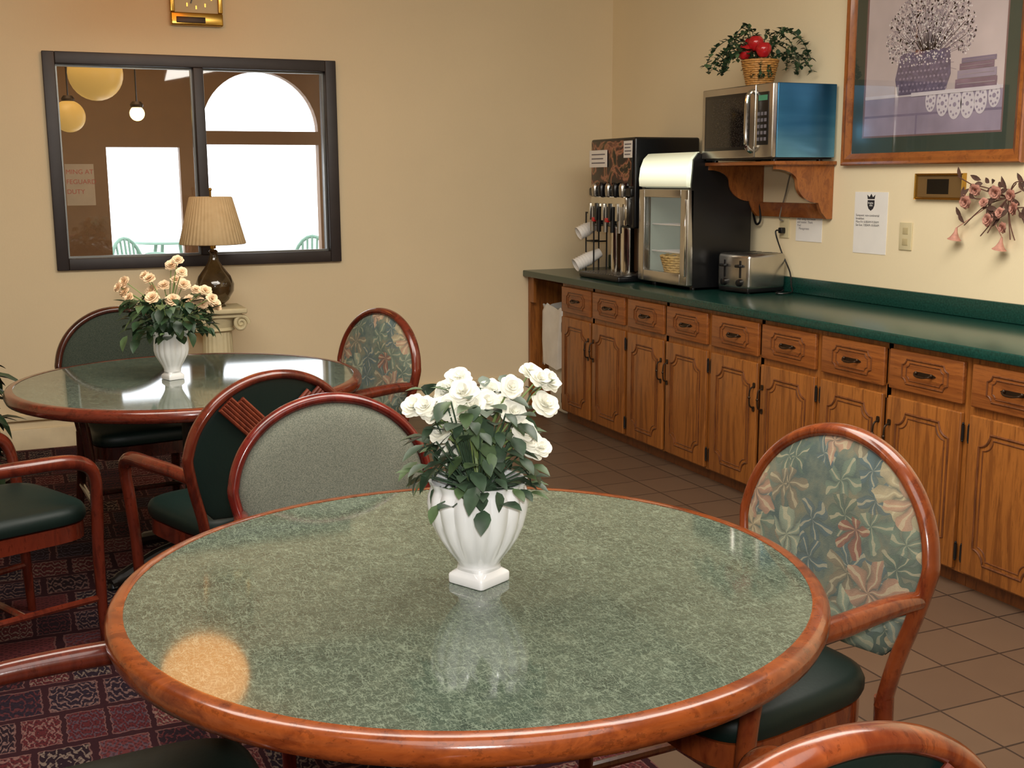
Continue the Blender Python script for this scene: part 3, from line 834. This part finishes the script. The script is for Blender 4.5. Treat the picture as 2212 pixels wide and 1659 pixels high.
for k in range(9):
    z=.005+k*.0135; r=.085+.03*k/8
    tube(bm,[(r*math.cos(2*pi*i/48),r*math.sin(2*pi*i/48)*1.2,z+.003*math.sin(i*2+k*pi)) for i in range(48)],.0075,6,closed=True)
lathe(bm,(0,0,0),[(.08,0),(.08,.006)],24)
part('basket_body',T,bm,M_wick)

# ------------------------------------------------------------------ beverage dispenser
dX0,dX1,dY0,dY1=3.28,3.73,5.84,6.38
T=thing('beverage_dispenser','tall black juice and coffee dispenser with chrome nozzles','dispenser',(3.5,6.11,.911))
bm=newbm()
box(bm,dX0+.02,dX1,dY0,dY1,1.22,1.735,.012); box(bm,dX0+.24,dX1,dY0+.02,dY1-.02,.925,1.22)
box(bm,dX0,dX0+.06,dY0+.01,dY1-.01,1.40,1.45,.01)
part('dispenser_body',T,bm,M_black,True)
bm=newbm(); box(bm,dX0-.07,dX0+.27,dY0+.02,dY1-.02,.9105,.945,.01); part('drip_tray',T,bm,M_black,True)
bm=newbm()
for k in range(14): box(bm,dX0-.05,dX0+.2,dY0+.06+k*.032,dY0+.068+k*.032,.945,.949)
part('drip_grate',T,bm,M_steel,True)
bm=newbm(); box(bm,dX0+.225,dX0+.239,dY0+.04,dY1-.04,.95,1.215); part('splash_panel',T,bm,plain('brown_splash',lin(122,92,72),.3),True)
def fruitpanel():
    b=NB('fruit_photo_panel'); v=b.coords((1,1.,1)); f=b.noise(v,6,3,.5,1.6)
    cc=b.ramp(f,[(.42,lin(14,12,14)),(.50,lin(64,30,26)),(.56,lin(168,110,84)),(.6,lin(90,70,40)),(.64,lin(18,14,14))])
    return b.base(cc,.15)
bm=newbm(); box(bm,dX0+.012,dX0+.0195,dY0+.02,dY1-.02,1.46,1.72,.002)
P=part('display_panel',T,bm,fruitpanel(),True)
def label_sheet(parent,y0,y1,z0,z1,x,n):
    bm=newbm(); box(bm,x-.001,x,y0,y1,z0,z1)
    for k in range(n):
        zz=z1-(z1-z0)*(k+1)/(n+1); hh=(z1-z0)*.035
        box(bm,x-.0015,x-.001,y0+(y1-y0)*(.12+.1*(k%2)),y1-(y1-y0)*.12,zz-hh,zz+hh,mi=1)
    part('paper_label',parent,bm,[M_paper,M_grayink],True)
label_sheet(T,dY1-.23,dY1-.005,1.57,1.67,dX0+.008,3)
label_sheet(T,dY0+.01,dY0+.11,1.62,1.715,dX0+.008,4)
bm=newbm()
box(bm,dX0-.01,dX0+.03,dY0+.05,dY1-.05,1.23,1.40,.01)
part('chrome_panel',T,bm,M_chrome,True)
for k in range(5):
    y=dY0+.10+k*.085
    bm=newbm(); lathe(bm,(dX0-.005,y,1.40),[(.016,0),(.02,.03),(.02,.06),(.012,.075)],14); tube(bm,[(dX0-.02,y,1.34),(dX0-.02,y,1.19)],.014,10); box(bm,dX0-.045,dX0-.03,y-.013,y+.013,1.26,1.36,.003)
    part('nozzle',T,bm,M_black if k%2 else M_steel,True)
for a,b_ in ((.2,.235),(.37,.4)):
    bm=newbm(); box(bm,dX0-.048,dX0-.03,dY0+a,dY0+b_,1.25,1.275,.003); part('tap_lever',T,bm,plain('red_lever',lin(190,30,30),.3),True)
for a,r in ((.2,.05),(.36,.03)):
    bm=newbm(); lathe(bm,(dX0+.1,dY0+a,.946),[(r,0),(r,.26),(r+.005,.274)],24); part('chrome_column',T,bm,M_chrome,True)
# cup rack
T=thing('cup_rack','black wire rack holding stacked white cups','rack',(3.36,6.43,.9105))
bm=newbm()
ra,rb,rx0,rx1=6.395,6.50,3.33,3.42
for yy in (ra,rb):
    for xx in (rx0,rx1): tube(bm,[(xx,yy,.916),(xx,yy,1.30)],.005,8)
    for zz in (.918,1.12,1.295): tube(bm,[(rx0,yy,zz),(rx1,yy,zz)],.0045,8)
for zz in (.918,1.12,1.295): tube(bm,[(rx0,ra,zz),(rx0,rb,zz)],.0045,8)
part('rack_frame',T,bm,M_iron,True)
M_cup=plain('white_foam_cup',lin(240,236,230),.6,var=.02)
for (cx,cz,nn) in ((3.255,1.15,4),(3.235,.955,6)):
    for k in range(nn):
        t=newbm(); L=.085
        lathe(t,(0,0,0),[(.028,0),(.04,L),(.043,L),(.043,L+.006),(.039,L+.006),(.026,.006)],20)
        d=Vector((.85,-.1,.40)).normalized()
        m=Matrix.Translation(Vector((cx,6.447,cz+.02))+d*(k*.018))@d.to_track_quat('Z','Y').to_matrix().to_4x4()
        m=m@Matrix.Translation((0,0,L))@Matrix.Rotation(pi,4,'X')
        bm=newbm(); merge(bm,t,0,m)
        lo=tuple(Vector((cx,6.447,cz+.02))+d*(k*.018))
        wthing('foam_cup','white foam cup nested in a stack on the rack','cup',bm,M_cup,lo,group='stacked white cups')

# ------------------------------------------------------------------ toaster
T=thing('toaster','stainless four-slice toaster with black knobs on the counter','toaster',(3.60,5.11,.9105),.12)
bm=newbm(); 
box(bm,-.13,.13,-.125,.125,.02,.205,.022); part('toaster_body',T,bm,M_steel,sharp=50)
bm=newbm(); box(bm,-.125,.125,-.115,.115,.006,.03,.005)
for sx in(-.1,.1):
    for sy in(-.09,.09): lathe(bm,(sx,sy,0),[(.012,0),(.014,.01)],10)
part('toaster_base',T,bm,M_black)
for yy in (-.082,-.04,.04,.082):
    bm=newbm(); box(bm,-.095,.095,yy-.011,yy+.011,.2035,.2062); part('bread_slot',T,bm,M_black)
for s in(-1,1):
    bm=newbm(); box(bm,-.133,-.1305,s*.06-.006,s*.06+.006,.08,.17); box(bm,-.155,-.133,s*.06-.02,s*.06+.02,.135,.15,.004); part('lever',T,bm,M_black)
    bm=newbm(); t=newbm(); lathe(t,(0,0,0),[(.02,0),(.018,.015),(.012,.018)],18); merge(bm,t,0,Matrix.Translation((-.130,s*.06,.055))@Matrix.Rotation(-pi/2,4,'Y')); part('knob',T,bm,M_black)

# ------------------------------------------------------------------ microwave shelf and microwave
mY0,mY1,mX0,mX1,mZ0,mZ1=4.66,5.27,3.38,3.75,1.60,1.95
T=thing('wall_shelf','oak bracket wall shelf holding the microwave','shelf',(3.6,4.97,1.30))
bm=newbm(); box(bm,3.40,3.768,4.66,5.30,1.565,1.583,.003); part('shelf_board',T,bm,M_oakh,True)
def bracket_prof():
    P=[(3.768,1.565),(3.42,1.565),(3.42,1.545)]
    for k in range(9):
        a=k/8*pi/2; P.append((3.42+.13*math.sin(a),1.545-.065*(1-math.cos(a))))
    for k in range(1,9):
        a=k/8*pi/2; P.append((3.55+.13*(1-math.cos(a)),1.48-.10*math.sin(a)))
    P+=[(3.70,1.335),(3.735,1.30),(3.768,1.30)]
    return P
for a in (4.68,5.26):
    bm=newbm(); prism(bm,bracket_prof(),'y',a,a+.022); part('shelf_bracket',T,bm,M_frameoak,True)
bm=newbm(); box(bm,3.745,3.768,4.7025,5.2595,1.30,1.375,.003); part('shelf_rail',T,bm,M_frameoak,True)
T=thing('microwave','stainless microwave with dark door window and painted blue reflections','microwave',(3.57,4.965,1.5835))
def bluem():  # blue daylight reflection painted into the steel colour, paler towards the bottom
    b=NB('steel_painted_reflection'); x,y,z=b.xyz(b.coords())
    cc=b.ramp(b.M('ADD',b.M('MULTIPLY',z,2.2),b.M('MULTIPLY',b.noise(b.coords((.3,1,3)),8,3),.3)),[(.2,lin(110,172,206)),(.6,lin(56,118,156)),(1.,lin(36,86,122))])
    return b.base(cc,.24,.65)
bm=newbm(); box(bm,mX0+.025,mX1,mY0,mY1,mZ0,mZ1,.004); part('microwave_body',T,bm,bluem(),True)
bm=newbm(); box(bm,mX0+.02,mX1-.01,mY0+.01,mY1-.01,mZ0-.008,mZ0-.0005)
for xx in (mX0+.05,mX1-.05):
    for yy in (mY0+.05,mY1-.05): lathe(bm,(xx,yy,1.5835),[(.015,0),(.015,.012)],12)
part('microwave_foot',T,bm,M_black,True)
yc=4.80
bm=newbm(); box(bm,mX0-.004,mX0+.024,yc+.002,mY1,mZ0,mZ1,.006); D=part('door',T,bm,M_steel,True)
bm=newbm(); box(bm,mX0-.007,mX0-.0045,yc+.06,mY1-.045,mZ0+.055,mZ1-.05,.001); 
b=NB('door_window_mesh'); vv=b.new('ShaderNodeTexVoronoi'); b.put(vv.inputs['Vector'],b.coords()); vv.inputs['Scale'].default_value=160
b.base(b.ramp(vv.outputs['Distance'],[(.3,lin(60,56,50)),(.4,lin(20,18,18))]),.12)
part('door_window',D,bm,b.m,True)
bm=newbm(); box(bm,mX0-.0065,mX0-.0045,yc+.045,mY1-.03,mZ0+.04,mZ1-.035,.001); part('window_surround',D,bm,M_black,True)
bm=newbm(); tube(bm,catmull([(mX0-.006,yc+.022,mZ0+.03),(mX0-.035,yc+.022,mZ0+.06),(mX0-.04,yc+.022,(mZ0+mZ1)/2),(mX0-.035,yc+.022,mZ1-.06),(mX0-.006,yc+.022,mZ1-.03)],6),.011,10); part('handle',D,bm,M_chrome,True)
bm=newbm(); box(bm,mX0-.004,mX0+.024,mY0,yc-.002,mZ0,mZ1,.006); D=part('control_panel',T,bm,M_steel,True)
bm=newbm(); box(bm,mX0-.0065,mX0-.0045,mY0+.03,yc-.02,mZ0+.06,mZ1-.04,.001); part('keypad',D,bm,M_black,True)
for r_ in range(5):
    for c_ in range(3):
        bm=newbm(); yy=mY0+.043+c_*.028; zz=mZ0+.08+r_*.03; box(bm,mX0-.008,mX0-.0066,yy,yy+.018,zz,zz+.016); part('button',D,bm,M_grayink,True)
bm=newbm(); box(bm,mX0-.008,mX0-.0066,mY0+.04,yc-.03,mZ1-.08,mZ1-.055); part('display',D,bm,emis('green_display',lin(60,120,90),.3),True)

# basket with ivy and apples
bx,by,bz=3.55,5.02,1.951
T=thing('fruit_basket','wicker basket of artificial ivy on top of the microwave','basket',(bx,by,bz))
bm=newbm()
M_wick2=plain('honey_wicker',lin(186,132,66),.6,var=.3,scale=80)
for k in range(13):
    z=.006+k*.0105; r=.06+.028*k/12
    tube(bm,[(r*math.cos(2*pi*i/48)*(1+.03*math.cos(i*pi/2+k*pi)),r*math.sin(2*pi*i/48)*(1+.03*math.cos(i*pi/2+k*pi)),z) for i in range(48)],.0062,6,closed=True)
lathe(bm,(0,0,0),[(.055,0),(.055,.008)],24); lathe(bm,(0,0,.10),[(.07,0),(.075,.02)],24)
part('basket_body',T,bm,M_wick2)
bm=newbm(); rr=random.Random(4)
cam_a=math.atan2(-.8,-.6)
for k in range(30):
    a=rr.uniform(0,2*pi)
    dif=abs((a-cam_a+pi)%(2*pi)-pi)
    L=rr.uniform(.14,.29)
    h0=rr.uniform(.0,.16)
    if dif<.75: L=rr.uniform(.07,.11); h0=-.02
    dx,dy=math.cos(a),math.sin(a)
    pts=catmull([(dx*.03,dy*.03,.12),(dx*L*.4,dy*L*.4,.15+h0),(dx*L*.8,dy*L*.8,.13+h0*.8),(dx*L,dy*L,.06+h0*.6)],6)
    pts=[Vector((min(p.x,.19),p.y,p.z)) for p in pts]
    tube(bm,pts,.002,5)
    for i in range(3,len(pts)):
        for q in range(2):
            d=Vector((rr.uniform(-1,.6),rr.uniform(-1,1),rr.uniform(-.5,.8)))
            l=rr.uniform(.018,.036)
            if dif<.75: l*=.6
            leaf(bm,pts[i],d,(0,0,1),l,l*.85,.2,mi=0 if rr.random()<.7 else 1)
f=part('ivy',T,bm,[M_leaf2,M_leaf3],sharp=80); f['kind']='stuff'
M_apple=plain('red_apple_skin',lin(178,28,32),.2,var=.25,scale=25,coat=.3)
for (x,y,z) in ((-.075,.03,.175),(-.03,-.07,.178),(-.035,-.01,.215),(-.01,.065,.215)):
    bm=newbm(); lathe(bm,(0,0,-.034),[(.008,.006),(.018,.0),(.03,.012),(.040,.034),(.038,.052),(.026,.068),(.01,.068),(.002,.058)],24)
    A=thing('apple','shiny red artificial apple nestled in the ivy basket','apple',(bx+x,by+y,bz+z),0,'red apples in the basket')
    part('apple_skin',A,bm,M_apple)
    bm=newbm(); tube(bm,[(0,0,.022),(.003,.002,.045)],.0018,6); part('apple_stem',A,bm,M_bronze)

# ------------------------------------------------------------------ framed print
T=thing('framed_picture','large oak-framed print of flower basket, books and lace cloth','picture',(XW-.02,4.05,1.56))
Ya,Yb,Za,Zb=3.50,4.60,1.56,2.50
bm=newbm(); fw=.055
x0,x1=XW-.035,XW-.001
def frame_ring(bm,Ya,Yb,Za,Zb,fw,x0,x1,prof=None):
    prof=prof or [(0,x1),(0,x0+.006),(.1,x0),(.3,x0+.004),(.55,x0+.001),(.8,x0+.010),(1,x0+.016),(1,x1)]
    loops=[]
    for (cy,cz,sy,sz) in ((Ya,Za,1,1),(Yb,Za,-1,1),(Yb,Zb,-1,-1),(Ya,Zb,1,-1)):
        loops.append([(x,cy+sy*fw*t,cz+sz*fw*t) for t,x in prof])
    loft(bm,loops,closed=True)
frame_ring(bm,Ya,Yb,Za,Zb,fw,x0,x1)
part('frame',T,bm,M_frameoak,True,sharp=25)
bm=newbm(); frame_ring(bm,Ya+fw,Yb-fw,Za+fw,Zb-fw,.07,XW-.014,XW-.006,[(0,XW-.006),(0,XW-.012),(1,XW-.012),(1,XW-.006)])
part('mat_board',T,bm,plain('dark_green_mat',lin(54,66,56),.6),True)
bm=newbm(); frame_ring(bm,Ya+fw+.07,Yb-fw-.07,Za+fw+.07,Zb-fw-.07,.008,XW-.014,XW-.006,[(0,XW-.006),(0,XW-.0125),(1,XW-.0125),(1,XW-.006)])
part('mat_liner',T,bm,plain('mauve_liner',lin(120,92,90),.6),True)
pm=[plain('print_lavender',lin(194,180,180),.5,var=.1,scale=4),plain('print_violet',lin(150,138,156),.5,var=.15,scale=8),plain('print_basket',lin(104,94,116),.5,var=.25,scale=60),
    plain('print_blossom',lin(222,214,214),.5),plain('print_twig',lin(152,140,148),.5),plain('print_book',lin(128,106,122),.5,var=.2),plain('print_lace',lin(206,198,204),.5),plain('print_dark_violet',lin(126,114,136),.5)]  # last entry: darker violet ink for drawer lines and one book
bm=newbm(); X0=XW-.008
py0,py1,pz0,pz1=Ya+.125,Yb-.125,Za+.125,Zb-.125
def rect(y0,y1,z0,z1,lv,mi): box(bm,X0-.0004*lv,X0-.0004*lv+.0003,y0,y1,z0,z1,mi=mi)
def disc(y,z,r,lv,mi,n=14,rz=None):
    prism(bm,[(y+r*math.cos(2*pi*k/n),z+(rz or r)*math.sin(2*pi*k/n)) for k in range(n)],'x',X0-.0004*lv,X0-.0004*lv+.0003,mi=mi)
rect(py0,py1,pz0,pz1,0,0)
rect(py0,py1,pz0,1.86,1,1)
rect(py0,py1,1.775,1.785,2,7); rect(4.12,4.13,pz0,1.775,2,7)
rect(py0,py1,1.862,1.875,2,6)
rr=random.Random(11)
for k in range(170):
    a=rr.uniform(.0,pi) if k<130 else rr.uniform(0,2*pi); L=rr.uniform(.1,1)
    y=4.07+.25*L*math.cos(a)*1.05; z=2.10+.22*L*math.sin(a)
    dy,dz=y-4.07,z-2.04; n=math.hypot(dy,dz)+1e-6; w=.0012; ny,nz=-dz/n*w,dy/n*w
    prism(bm,[(4.07-ny,2.0-nz),(4.07+ny,2.0+nz),(y+ny,z+nz),(y-ny,z-nz)],'x',X0-.0012,X0-.0009,mi=4)
for k in range(1300):
    a=rr.uniform(-.6,pi+.6); L=rr.random()**.5
    y=4.07+.27*L*math.cos(a); z=2.12+.19*L*math.sin(a)
    if z>pz1-.01 or y>py1-.01: continue
    disc(y,z,rr.uniform(.0025,.006),4,3 if rr.random()<.5 else 4,6)
prism(bm,[(3.94,2.05),(4.24,2.05),(4.27,1.94),(4.25,1.868),(3.96,1.868),(3.93,1.94)],'x',X0-.0022,X0-.0019,mi=2)
for r_ in range(6):
    for c_ in range(13):
        y=3.955+c_*.0235+(r_%2)*.011; z=1.885+r_*.027
        prism(bm,[(y-.007,z),(y,z+.006),(y+.007,z),(y,z-.006)],'x',X0-.0026,X0-.0023,mi=1)
for k in range(160):
    disc(rr.uniform(3.93,4.28),rr.uniform(1.99,2.09),rr.uniform(.002,.005),8,3,6)
for i,(a,b2,z,hh,mi) in enumerate(((3.67,3.90,1.872,.040,5),(3.675,3.89,1.914,.034,1),(3.69,3.88,1.950,.026,5),(3.68,3.87,1.978,.02,7))):
    rect(a,b2,z,z+hh,6+i%2,mi); rect(a+.01,b2-.01,z+hh*.45,z+hh*.55,9,4)
for k in range(6):
    y=4.06-k*.072-.02; r=.052*(1-.1*abs(k-2.5)) ; zc=1.855-.035*math.sin(pi*(k+.5)/6)
    disc(y,zc-.01,r*.8,5,6,20,r*1.3)
    for q in range(9):
        a=q*2*pi/9; disc(y+r*.5*math.cos(a),zc-.014+r*.85*math.sin(a),.0055,7,1,8)
    disc(y,zc-.012,.010,7,1,10)
rect(3.65,4.16,1.858,1.874,10,6)
part('picture_print',T,bm,pm,True,sharp=80)
bm=newbm()
bm.faces.new([bm.verts.new(p) for p in ((XW-.015,Ya+fw-.004,Za+fw-.004),(XW-.015,Ya+fw-.004,Zb-fw+.004),(XW-.015,Yb-fw+.004,Zb-fw+.004),(XW-.015,Yb-fw+.004,Za+fw-.004))])
part('picture_glass',T,bm,M_pglass,True)

T=thing('small_picture','small gold-framed dark picture on the cream wall','picture',(XW-.01,3.955,1.405))
bm=newbm(); frame_ring(bm,3.81,4.10,1.405,1.52,.014,XW-.022,XW-.001); part('frame',T,bm,M_gold,True,25)
bm=newbm(); box(bm,XW-.012,XW-.006,3.822,4.088,1.417,1.508); box(bm,XW-.0125,XW-.012,3.90,4.03,1.43,1.495,mi=1)
part('picture_print',T,bm,[plain('tan_mount',lin(110,84,50),.3),plain('dark_photo',lin(26,22,16),.2)],True)

bm=newbm(); box(bm,XW-.0025,XW-.0005,4.285,4.515,1.145,1.435)
T=wthing('paper_notice','white letter-size breakfast notice with black shield crest','notice',bm,M_paper,(XW-.0015,4.40,1.145))
bm=newbm(); cy,cz=4.40,1.385
sh=[(cy-.024,cz+.012),(cy+.024,cz+.012),(cy+.024,cz-.012),(cy+.016,cz-.028),(cy,cz-.038),(cy-.016,cz-.028),(cy-.024,cz-.012)]
prism(bm,sh,'x',XW-.0031,XW-.0026)
cr=[(cy-.024,cz+.017),(cy-.028,cz+.038),(cy-.012,cz+.026),(cy,cz+.042),(cy+.012,cz+.026),(cy+.028,cz+.038),(cy+.024,cz+.017)]
prism(bm,cr,'x',XW-.0031,XW-.0026); part('crest',T,bm,M_ink,True)
text('lettering','Knights\n   INN',.012,T,(XW-.0033,4.420,1.380),'-X',M_paper)
text('lettering','Sunquest: non-continental\nbreakfast:\nMon-Fri: 6:00AM-9:30AM\nSat-Sun: 7:00AM-10:00AM',.0155,T,(XW-.0027,4.502,1.32),'-X',M_ink)
bm=newbm(); box(bm,XW-.0025,XW-.0005,4.755,4.965,1.18,1.345)
T=wthing('paper_notice','small curled white notice taped beside the outlet','notice',bm,M_paper,(XW-.0015,4.86,1.18))
text('lettering','Please be courteous of\nothers and clean up\nafter using microwave\nand toaster. Thank\nYou!\n   Management',.0165,T,(XW-.0027,4.955,1.322),'-X',M_grayink)

M_ivory=plain('ivory_plastic',lin(214,200,160),.4)
T=thing('wall_outlet','ivory wall outlet plate beside the breakfast notice','outlet',(XW-.004,4.155,1.175))
bm=newbm(); box(bm,XW-.007,XW-.0005,4.115,4.195,1.175,1.30,.002); part('plate',T,bm,M_ivory,True)
for zz in (1.212,1.262):
    bm=newbm(); box(bm,XW-.009,XW-.007,4.138,4.172,zz-.015,zz+.015,.001)
    part('socket',T,bm,plain('socket_ivory',lin(190,174,132),.4),True)
T=thing('wall_outlet','ivory wall outlet with black plug above the toaster','outlet',(XW-.004,5.06,1.19))
bm=newbm(); box(bm,XW-.007,XW-.0005,5.02,5.10,1.19,1.315,.002); part('plate',T,bm,M_ivory,True)
bm=newbm(); box(bm,XW-.035,XW-.0075,5.045,5.075,1.215,1.245,.005); part('plug',T,bm,M_black,True)
bm=newbm(); tube(bm,catmull([(XW-.035,5.06,1.23),(XW-.06,5.06,1.22),(XW-.04,5.03,1.12),(XW-.035,4.96,1.02),(XW-.045,4.93,.95),(XW-.06,4.90,.922),(XW-.12,4.87,.918),(XW-.16,4.90,.918),(XW-.10,4.94,.919),(XW-.07,4.96,.925)],6),.004,8); part('power_cord',T,bm,M_black,True)
bm=newbm(); tube(bm,catmull([(XW-.015,5.06,1.28),(XW-.03,5.07,1.3),(XW-.012,5.05,1.42),(XW-.03,5.0,1.5),(XW-.03,4.97,1.56)],6),.004,8); part('grey_cord',T,bm,plain('grey_cord',lin(120,110,96),.5),True)
bm=newbm(); tube(bm,catmull([(XW-.02,5.35,1.5),(XW-.02,5.33,1.35),(XW-.03,5.28,1.26),(XW-.03,5.24,1.28),(XW-.02,5.27,1.38)],6),.006,8)
wthing('hanging_cable','looped black cable hanging beside the fridge','cable',bm,M_black,(XW-.02,5.3,1.26))

T=thing('dried_flower_swag','dusty pink dried flower swag hanging on the wall','decoration',(XW-.03,3.62,1.40))
rr=random.Random(21)
bl=newbm()
M_twig=plain('twig_brown',lin(96,62,50),.7); M_dusty=plain('dusty_rose',lin(190,136,118),.7,var=.2,scale=60); M_dleaf=plain('dried_leaf',lin(84,58,48),.7,var=.3,scale=50)
bm=newbm()
for k in range(16):
    yy=3.62+rr.uniform(-.22,.24); zz=1.41+rr.uniform(-.17,.13)
    p=(XW-.03-rr.random()*.02,yy,zz)
    tube(bm,catmull([(XW-.02,3.56,1.42),(XW-.04,(3.56+yy)/2,(1.42+zz)/2+rr.uniform(-.03,.03)),p],5),.0025,5)
f=part('twig',T,bm,M_twig,True); f['kind']='stuff'
for k in range(40):
    p=(XW-.03-rr.random()*.02,3.61+rr.uniform(-.22,.2),1.42+rr.uniform(-.09,.09))
    leaf(bl,p,(-.3,rr.uniform(-1,1),rr.uniform(-1,1)),(-1,0,0),rr.uniform(.03,.06),.022,.2)
f=part('dried_leaf',T,bl,M_dleaf,True,80); f['kind']='stuff'
RD=rose_mesh('dusty_flower',M_dusty,30)
for i,p in enumerate([(3.52,1.43),(3.60,1.44),(3.66,1.40),(3.50,1.38),(3.57,1.36),(3.71,1.45),(3.63,1.33),(3.55,1.30),(3.76,1.40)]):
    o=put('dried_flower',RD,T,(-.02,p[0]-3.62,p[1]-1.40)); o.rotation_euler=(0,-pi/2+rr.uniform(-.4,.4),rr.uniform(-.4,.4)); k=rr.uniform(.55,.85); o.scale=(k,k,k)
for p in ((3.81,1.27),(3.56,1.24)):
    bm=newbm(); t=newbm(); lathe(t,(0,0,0),[(.004,0),(.008,.02),(.02,.045),(.03,.052),(.022,.045),(.004,.02)],16)
    d=Vector((0,.2,-1)).normalized(); merge(bm,t,0,Matrix.Translation((XW-.04,p[0],p[1]+.02))@d.to_track_quat('Z','Y').to_matrix().to_4x4())
    tube(bm,[(XW-.04,p[0],p[1]+.02),(XW-.03,3.66,1.38)],.002,5)
    part('trumpet_flower',T,bm,M_dusty,True)

# ------------------------------------------------------------------ lights
def area(name,loc,rot,size,power,c):
    l=bpy.data.lights.new(name,'AREA'); l.shape='RECTANGLE'; l.size,l.size_y=size; l.energy=power; l.color=c
    o=bpy.data.objects.new(name,l); col.objects.link(o); o.location=loc; o.rotation_euler=rot; return o
area('ceiling_fill',(.3,3.4,2.9),(math.radians(18),0,0),(2.5,1.8),116,(1,.93,.82))  # added fill panel, tilted to brighten the back wall
area('ceiling_fill',(2.3,2.9,2.9),(math.radians(12),math.radians(-12),0),(1.6,2.4),104,(1,.95,.86))  # added fill panel, tilted towards the back and right walls
area('ceiling_fill',(.3,.2,2.9),(0,0,0),(2.5,2.),46,(1,.96,.90))  # added fill panel over the camera end of the room
area('camera_flash',(.02,-.05,1.62),(math.radians(80),0,-math.radians(23.4)),(.12,.08),30,(1,.98,.95))
area('outer_room_fill',(.6,8.2,2.85),(0,0,0),(1.5,1.),14,(1,.78,.5))  # warm fill added to brighten the brown room behind the window
W=bpy.data.worlds.new('World'); sc.world=W; W.use_nodes=True
bg=W.node_tree.nodes['Background']; bg.inputs[0].default_value=(.90,.95,1,1); bg.inputs[1].default_value=4.

# ------------------------------------------------------------------ camera
p,y,r=math.radians(10.12),math.radians(23.44),math.radians(-.317)
fw=Vector((math.sin(y)*math.cos(p),math.cos(y)*math.cos(p),-math.sin(p))); rt=Vector((math.cos(y),-math.sin(y),0)); up=rt.cross(fw)
c,s=math.cos(r),math.sin(r)
xa=rt*c+up*s; ya=-rt*s+up*c
cam=bpy.data.cameras.new('camera'); cam.sensor_width=36; cam.sensor_fit='HORIZONTAL'; cam.lens=2494./2212*36; cam.clip_start=.02
co=bpy.data.objects.new('camera',cam); col.objects.link(co)
m=Matrix((( xa.x,ya.x,-fw.x,0),(xa.y,ya.y,-fw.y,0),(xa.z,ya.z,-fw.z,1.51),(0,0,0,1)))
co.matrix_world=m
sc.camera=co
